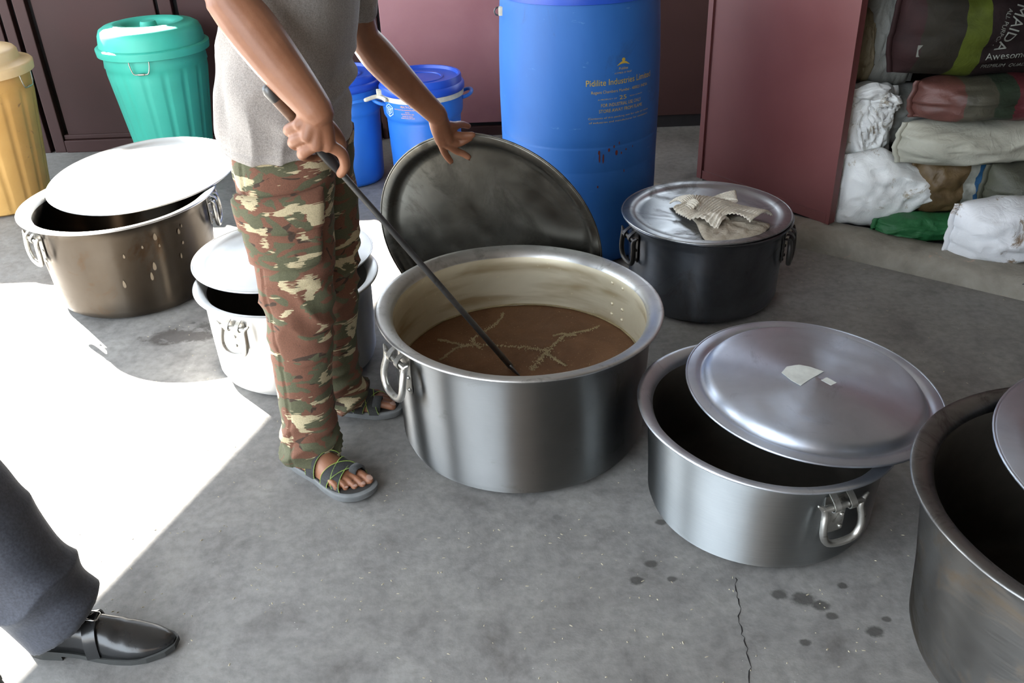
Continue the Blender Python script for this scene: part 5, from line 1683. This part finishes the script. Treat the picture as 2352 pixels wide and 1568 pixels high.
tleg([(-1.245, 1.39, 0.88, 0.12, 0.10, 0), (-1.19, 1.395, 0.70, 0.108, 0.098, -0.1), (-1.125, 1.394, 0.52, 0.100, 0.095, -0.1), (-1.075, 1.392, 0.38, 0.099, 0.092, 0.0), (-1.025, 1.39, 0.235, 0.100, 0.09, 0.1), (-0.990, 1.388, 0.125, 0.100, 0.088, 0.3), (-0.968, 1.387, 0.062, 0.092, 0.08, 0.55)])
tleg([(-1.245, 1.26, 0.88, 0.12, 0.10, 0), (-1.24, 1.26, 0.70, 0.105, 0.098, 0), (-1.24, 1.262, 0.5, 0.098, 0.092, 0), (-1.29, 1.265, 0.28, 0.095, 0.088, 0), (-1.315, 1.265, 0.13, 0.098, 0.086, 0.15), (-1.31, 1.265, 0.06, 0.092, 0.08, 0.45)])
t2.add(*loft([ell_ring((-1.25, 1.325, z), (1, 0, 0), (0, 1, 0), a, b, 32, 2.3) for z, a, b in ((0.76, 0.085, 0.12), (0.83, 0.12, 0.16), (0.92, 0.125, 0.165), (1.0, 0.12, 0.16))]))
def slack_folds(co, no):
    n1 = vnoise(co, (6, 6, 6), 8.0)
    low = np.clip((0.42 - co[:, 2]) / 0.2, 0, 1)
    s = co[:, 2] * 0.9 - (co[:, 0] + 1.0) * 0.62
    w = 1 - 2 * np.abs(np.sin(s * 20 + n1 * 2.4))
    return 0.005 * vnoise(co, (7, 7, 7), 1.5) + 0.0065 * low * w
fuse('trousers', t2, 0.005, M_slacks, vis, ORG2, 3, slack_folds)

def dress_shoe(hx, hy, ang):
    L = 0.315
    M = Matrix.Translation(V3((hx, hy, 0)) - ORG2) @ Matrix.Rotation(ang, 4, 'Z')
    ls = [0, 0.04, 0.12, 0.25, 0.38, 0.5, 0.62, 0.74, 0.84, 0.92, 0.97, 1.0]
    ws = [0.016, 0.028, 0.036, 0.037, 0.036, 0.040, 0.045, 0.046, 0.041, 0.030, 0.020, 0.009]
    hs2 = [0.055, 0.072, 0.082, 0.088, 0.088, 0.080, 0.066, 0.052, 0.044, 0.038, 0.033, 0.026]
    zb = [0.026, 0.026, 0.026, 0.024, 0.018, 0.012, 0.010, 0.010, 0.011, 0.014, 0.017, 0.020]
    def ip(a, l): return float(np.interp(l, ls, a))
    rings = []
    N = 30
    for i in range(N + 1):
        l = i / N
        W, Hh, Z0 = ip(ws, l), ip(hs2, l), ip(zb, l)
        r = []
        for k in range(28):
            a = 2 * PI * k / 28
            c, s_ = math.cos(a), math.sin(a)
            cr_ = 0.0018 * math.sin(l * 130) * math.exp(-((l - 0.66) / 0.05) ** 2) if s_ > 0.3 else 0
            z = Z0 + (Hh - Z0) * (abs(s_) ** 0.72) + cr_ if s_ > 0 else Z0
            r.append(M @ V3((l * L, W * math.copysign(abs(c) ** 0.85, c), z)))
        rings.append(r)
    v, f = loft(rings)
    up = mk('shoe', v, f, M_leather, vis)
    def outline(l0, l1, zt, zbm, grow, n=20):
        left = []; right = []
        for i in range(n + 1):
            l = l0 + (l1 - l0) * i / n
            W = ip(ws, l) + grow
            left.append((l, W)); right.append((l, -W))
        pts = right + left[::-1]
        vv = [M @ V3((l * L + (grow if l > 0.9 else 0), w, zbm(l))) for l, w in pts] + [M @ V3((l * L + (grow if l > 0.9 else 0), w, zt(l))) for l, w in pts]
        m = len(pts)
        ff = [tuple(range(m))[::-1], tuple(range(m, 2 * m))] + [(i, (i + 1) % m, (i + 1) % m + m, i + m) for i in range(m)]
        return vv, ff
    v, f = outline(0.0, 1.0, lambda l: ip(zb, l) + 0.002, lambda l: max(0.0, ip(zb, l) - 0.010), 0.004)
    mk('sole', v, f, M_shoe_sole, up, smooth=False)
    v, f = outline(0.0, 0.27, lambda l: 0.018, lambda l: 0.0, 0.003, 10)
    mk('heel', v, f, M_shoe_sole, up, smooth=False)
    # strap over the instep with its buckle
    path = []
    for k in range(15):
        a = PI * k / 14
        l = 0.47 + 0.03 * math.cos(a)
        W, Hh, Z0 = ip(ws, l) + 0.003, ip(hs2, l) + 0.003, ip(zb, l)
        path.append(M @ V3((l * L, -W * math.copysign(abs(math.cos(a)) ** 0.85, math.cos(a)), Z0 + (Hh - Z0) * math.sin(a) ** 0.72)))
    rv, rf = ribbon(path, M.to_3x3() @ V3((1, 0, 0.25)), 0.03, 0.004)
    st = mk('strap', rv, rf, M_leather, up, auto=50)
    l = 0.475; z = ip(hs2, l) + 0.009
    c = [(l * L - 0.017, -0.010, z + 0.001), (l * L + 0.017, -0.010, z - 0.004), (l * L + 0.017, 0.012, z - 0.004), (l * L - 0.017, 0.012, z + 0.001)]
    sq = []
    for i in range(4):
        p, q = V3(c[i]), V3(c[(i + 1) % 4])
        sq += [p.lerp(q, 0.1), p.lerp(q, 0.5), p.lerp(q, 0.9)]
    v, f = tube([M @ p for p in sq], 0.0022, 6, closed=True)
    mk('buckle', v, f, M_buckle, up)
dress_shoe(-1.048, 1.38, math.radians(-4))
dress_shoe(-1.385, 1.272, math.radians(0))
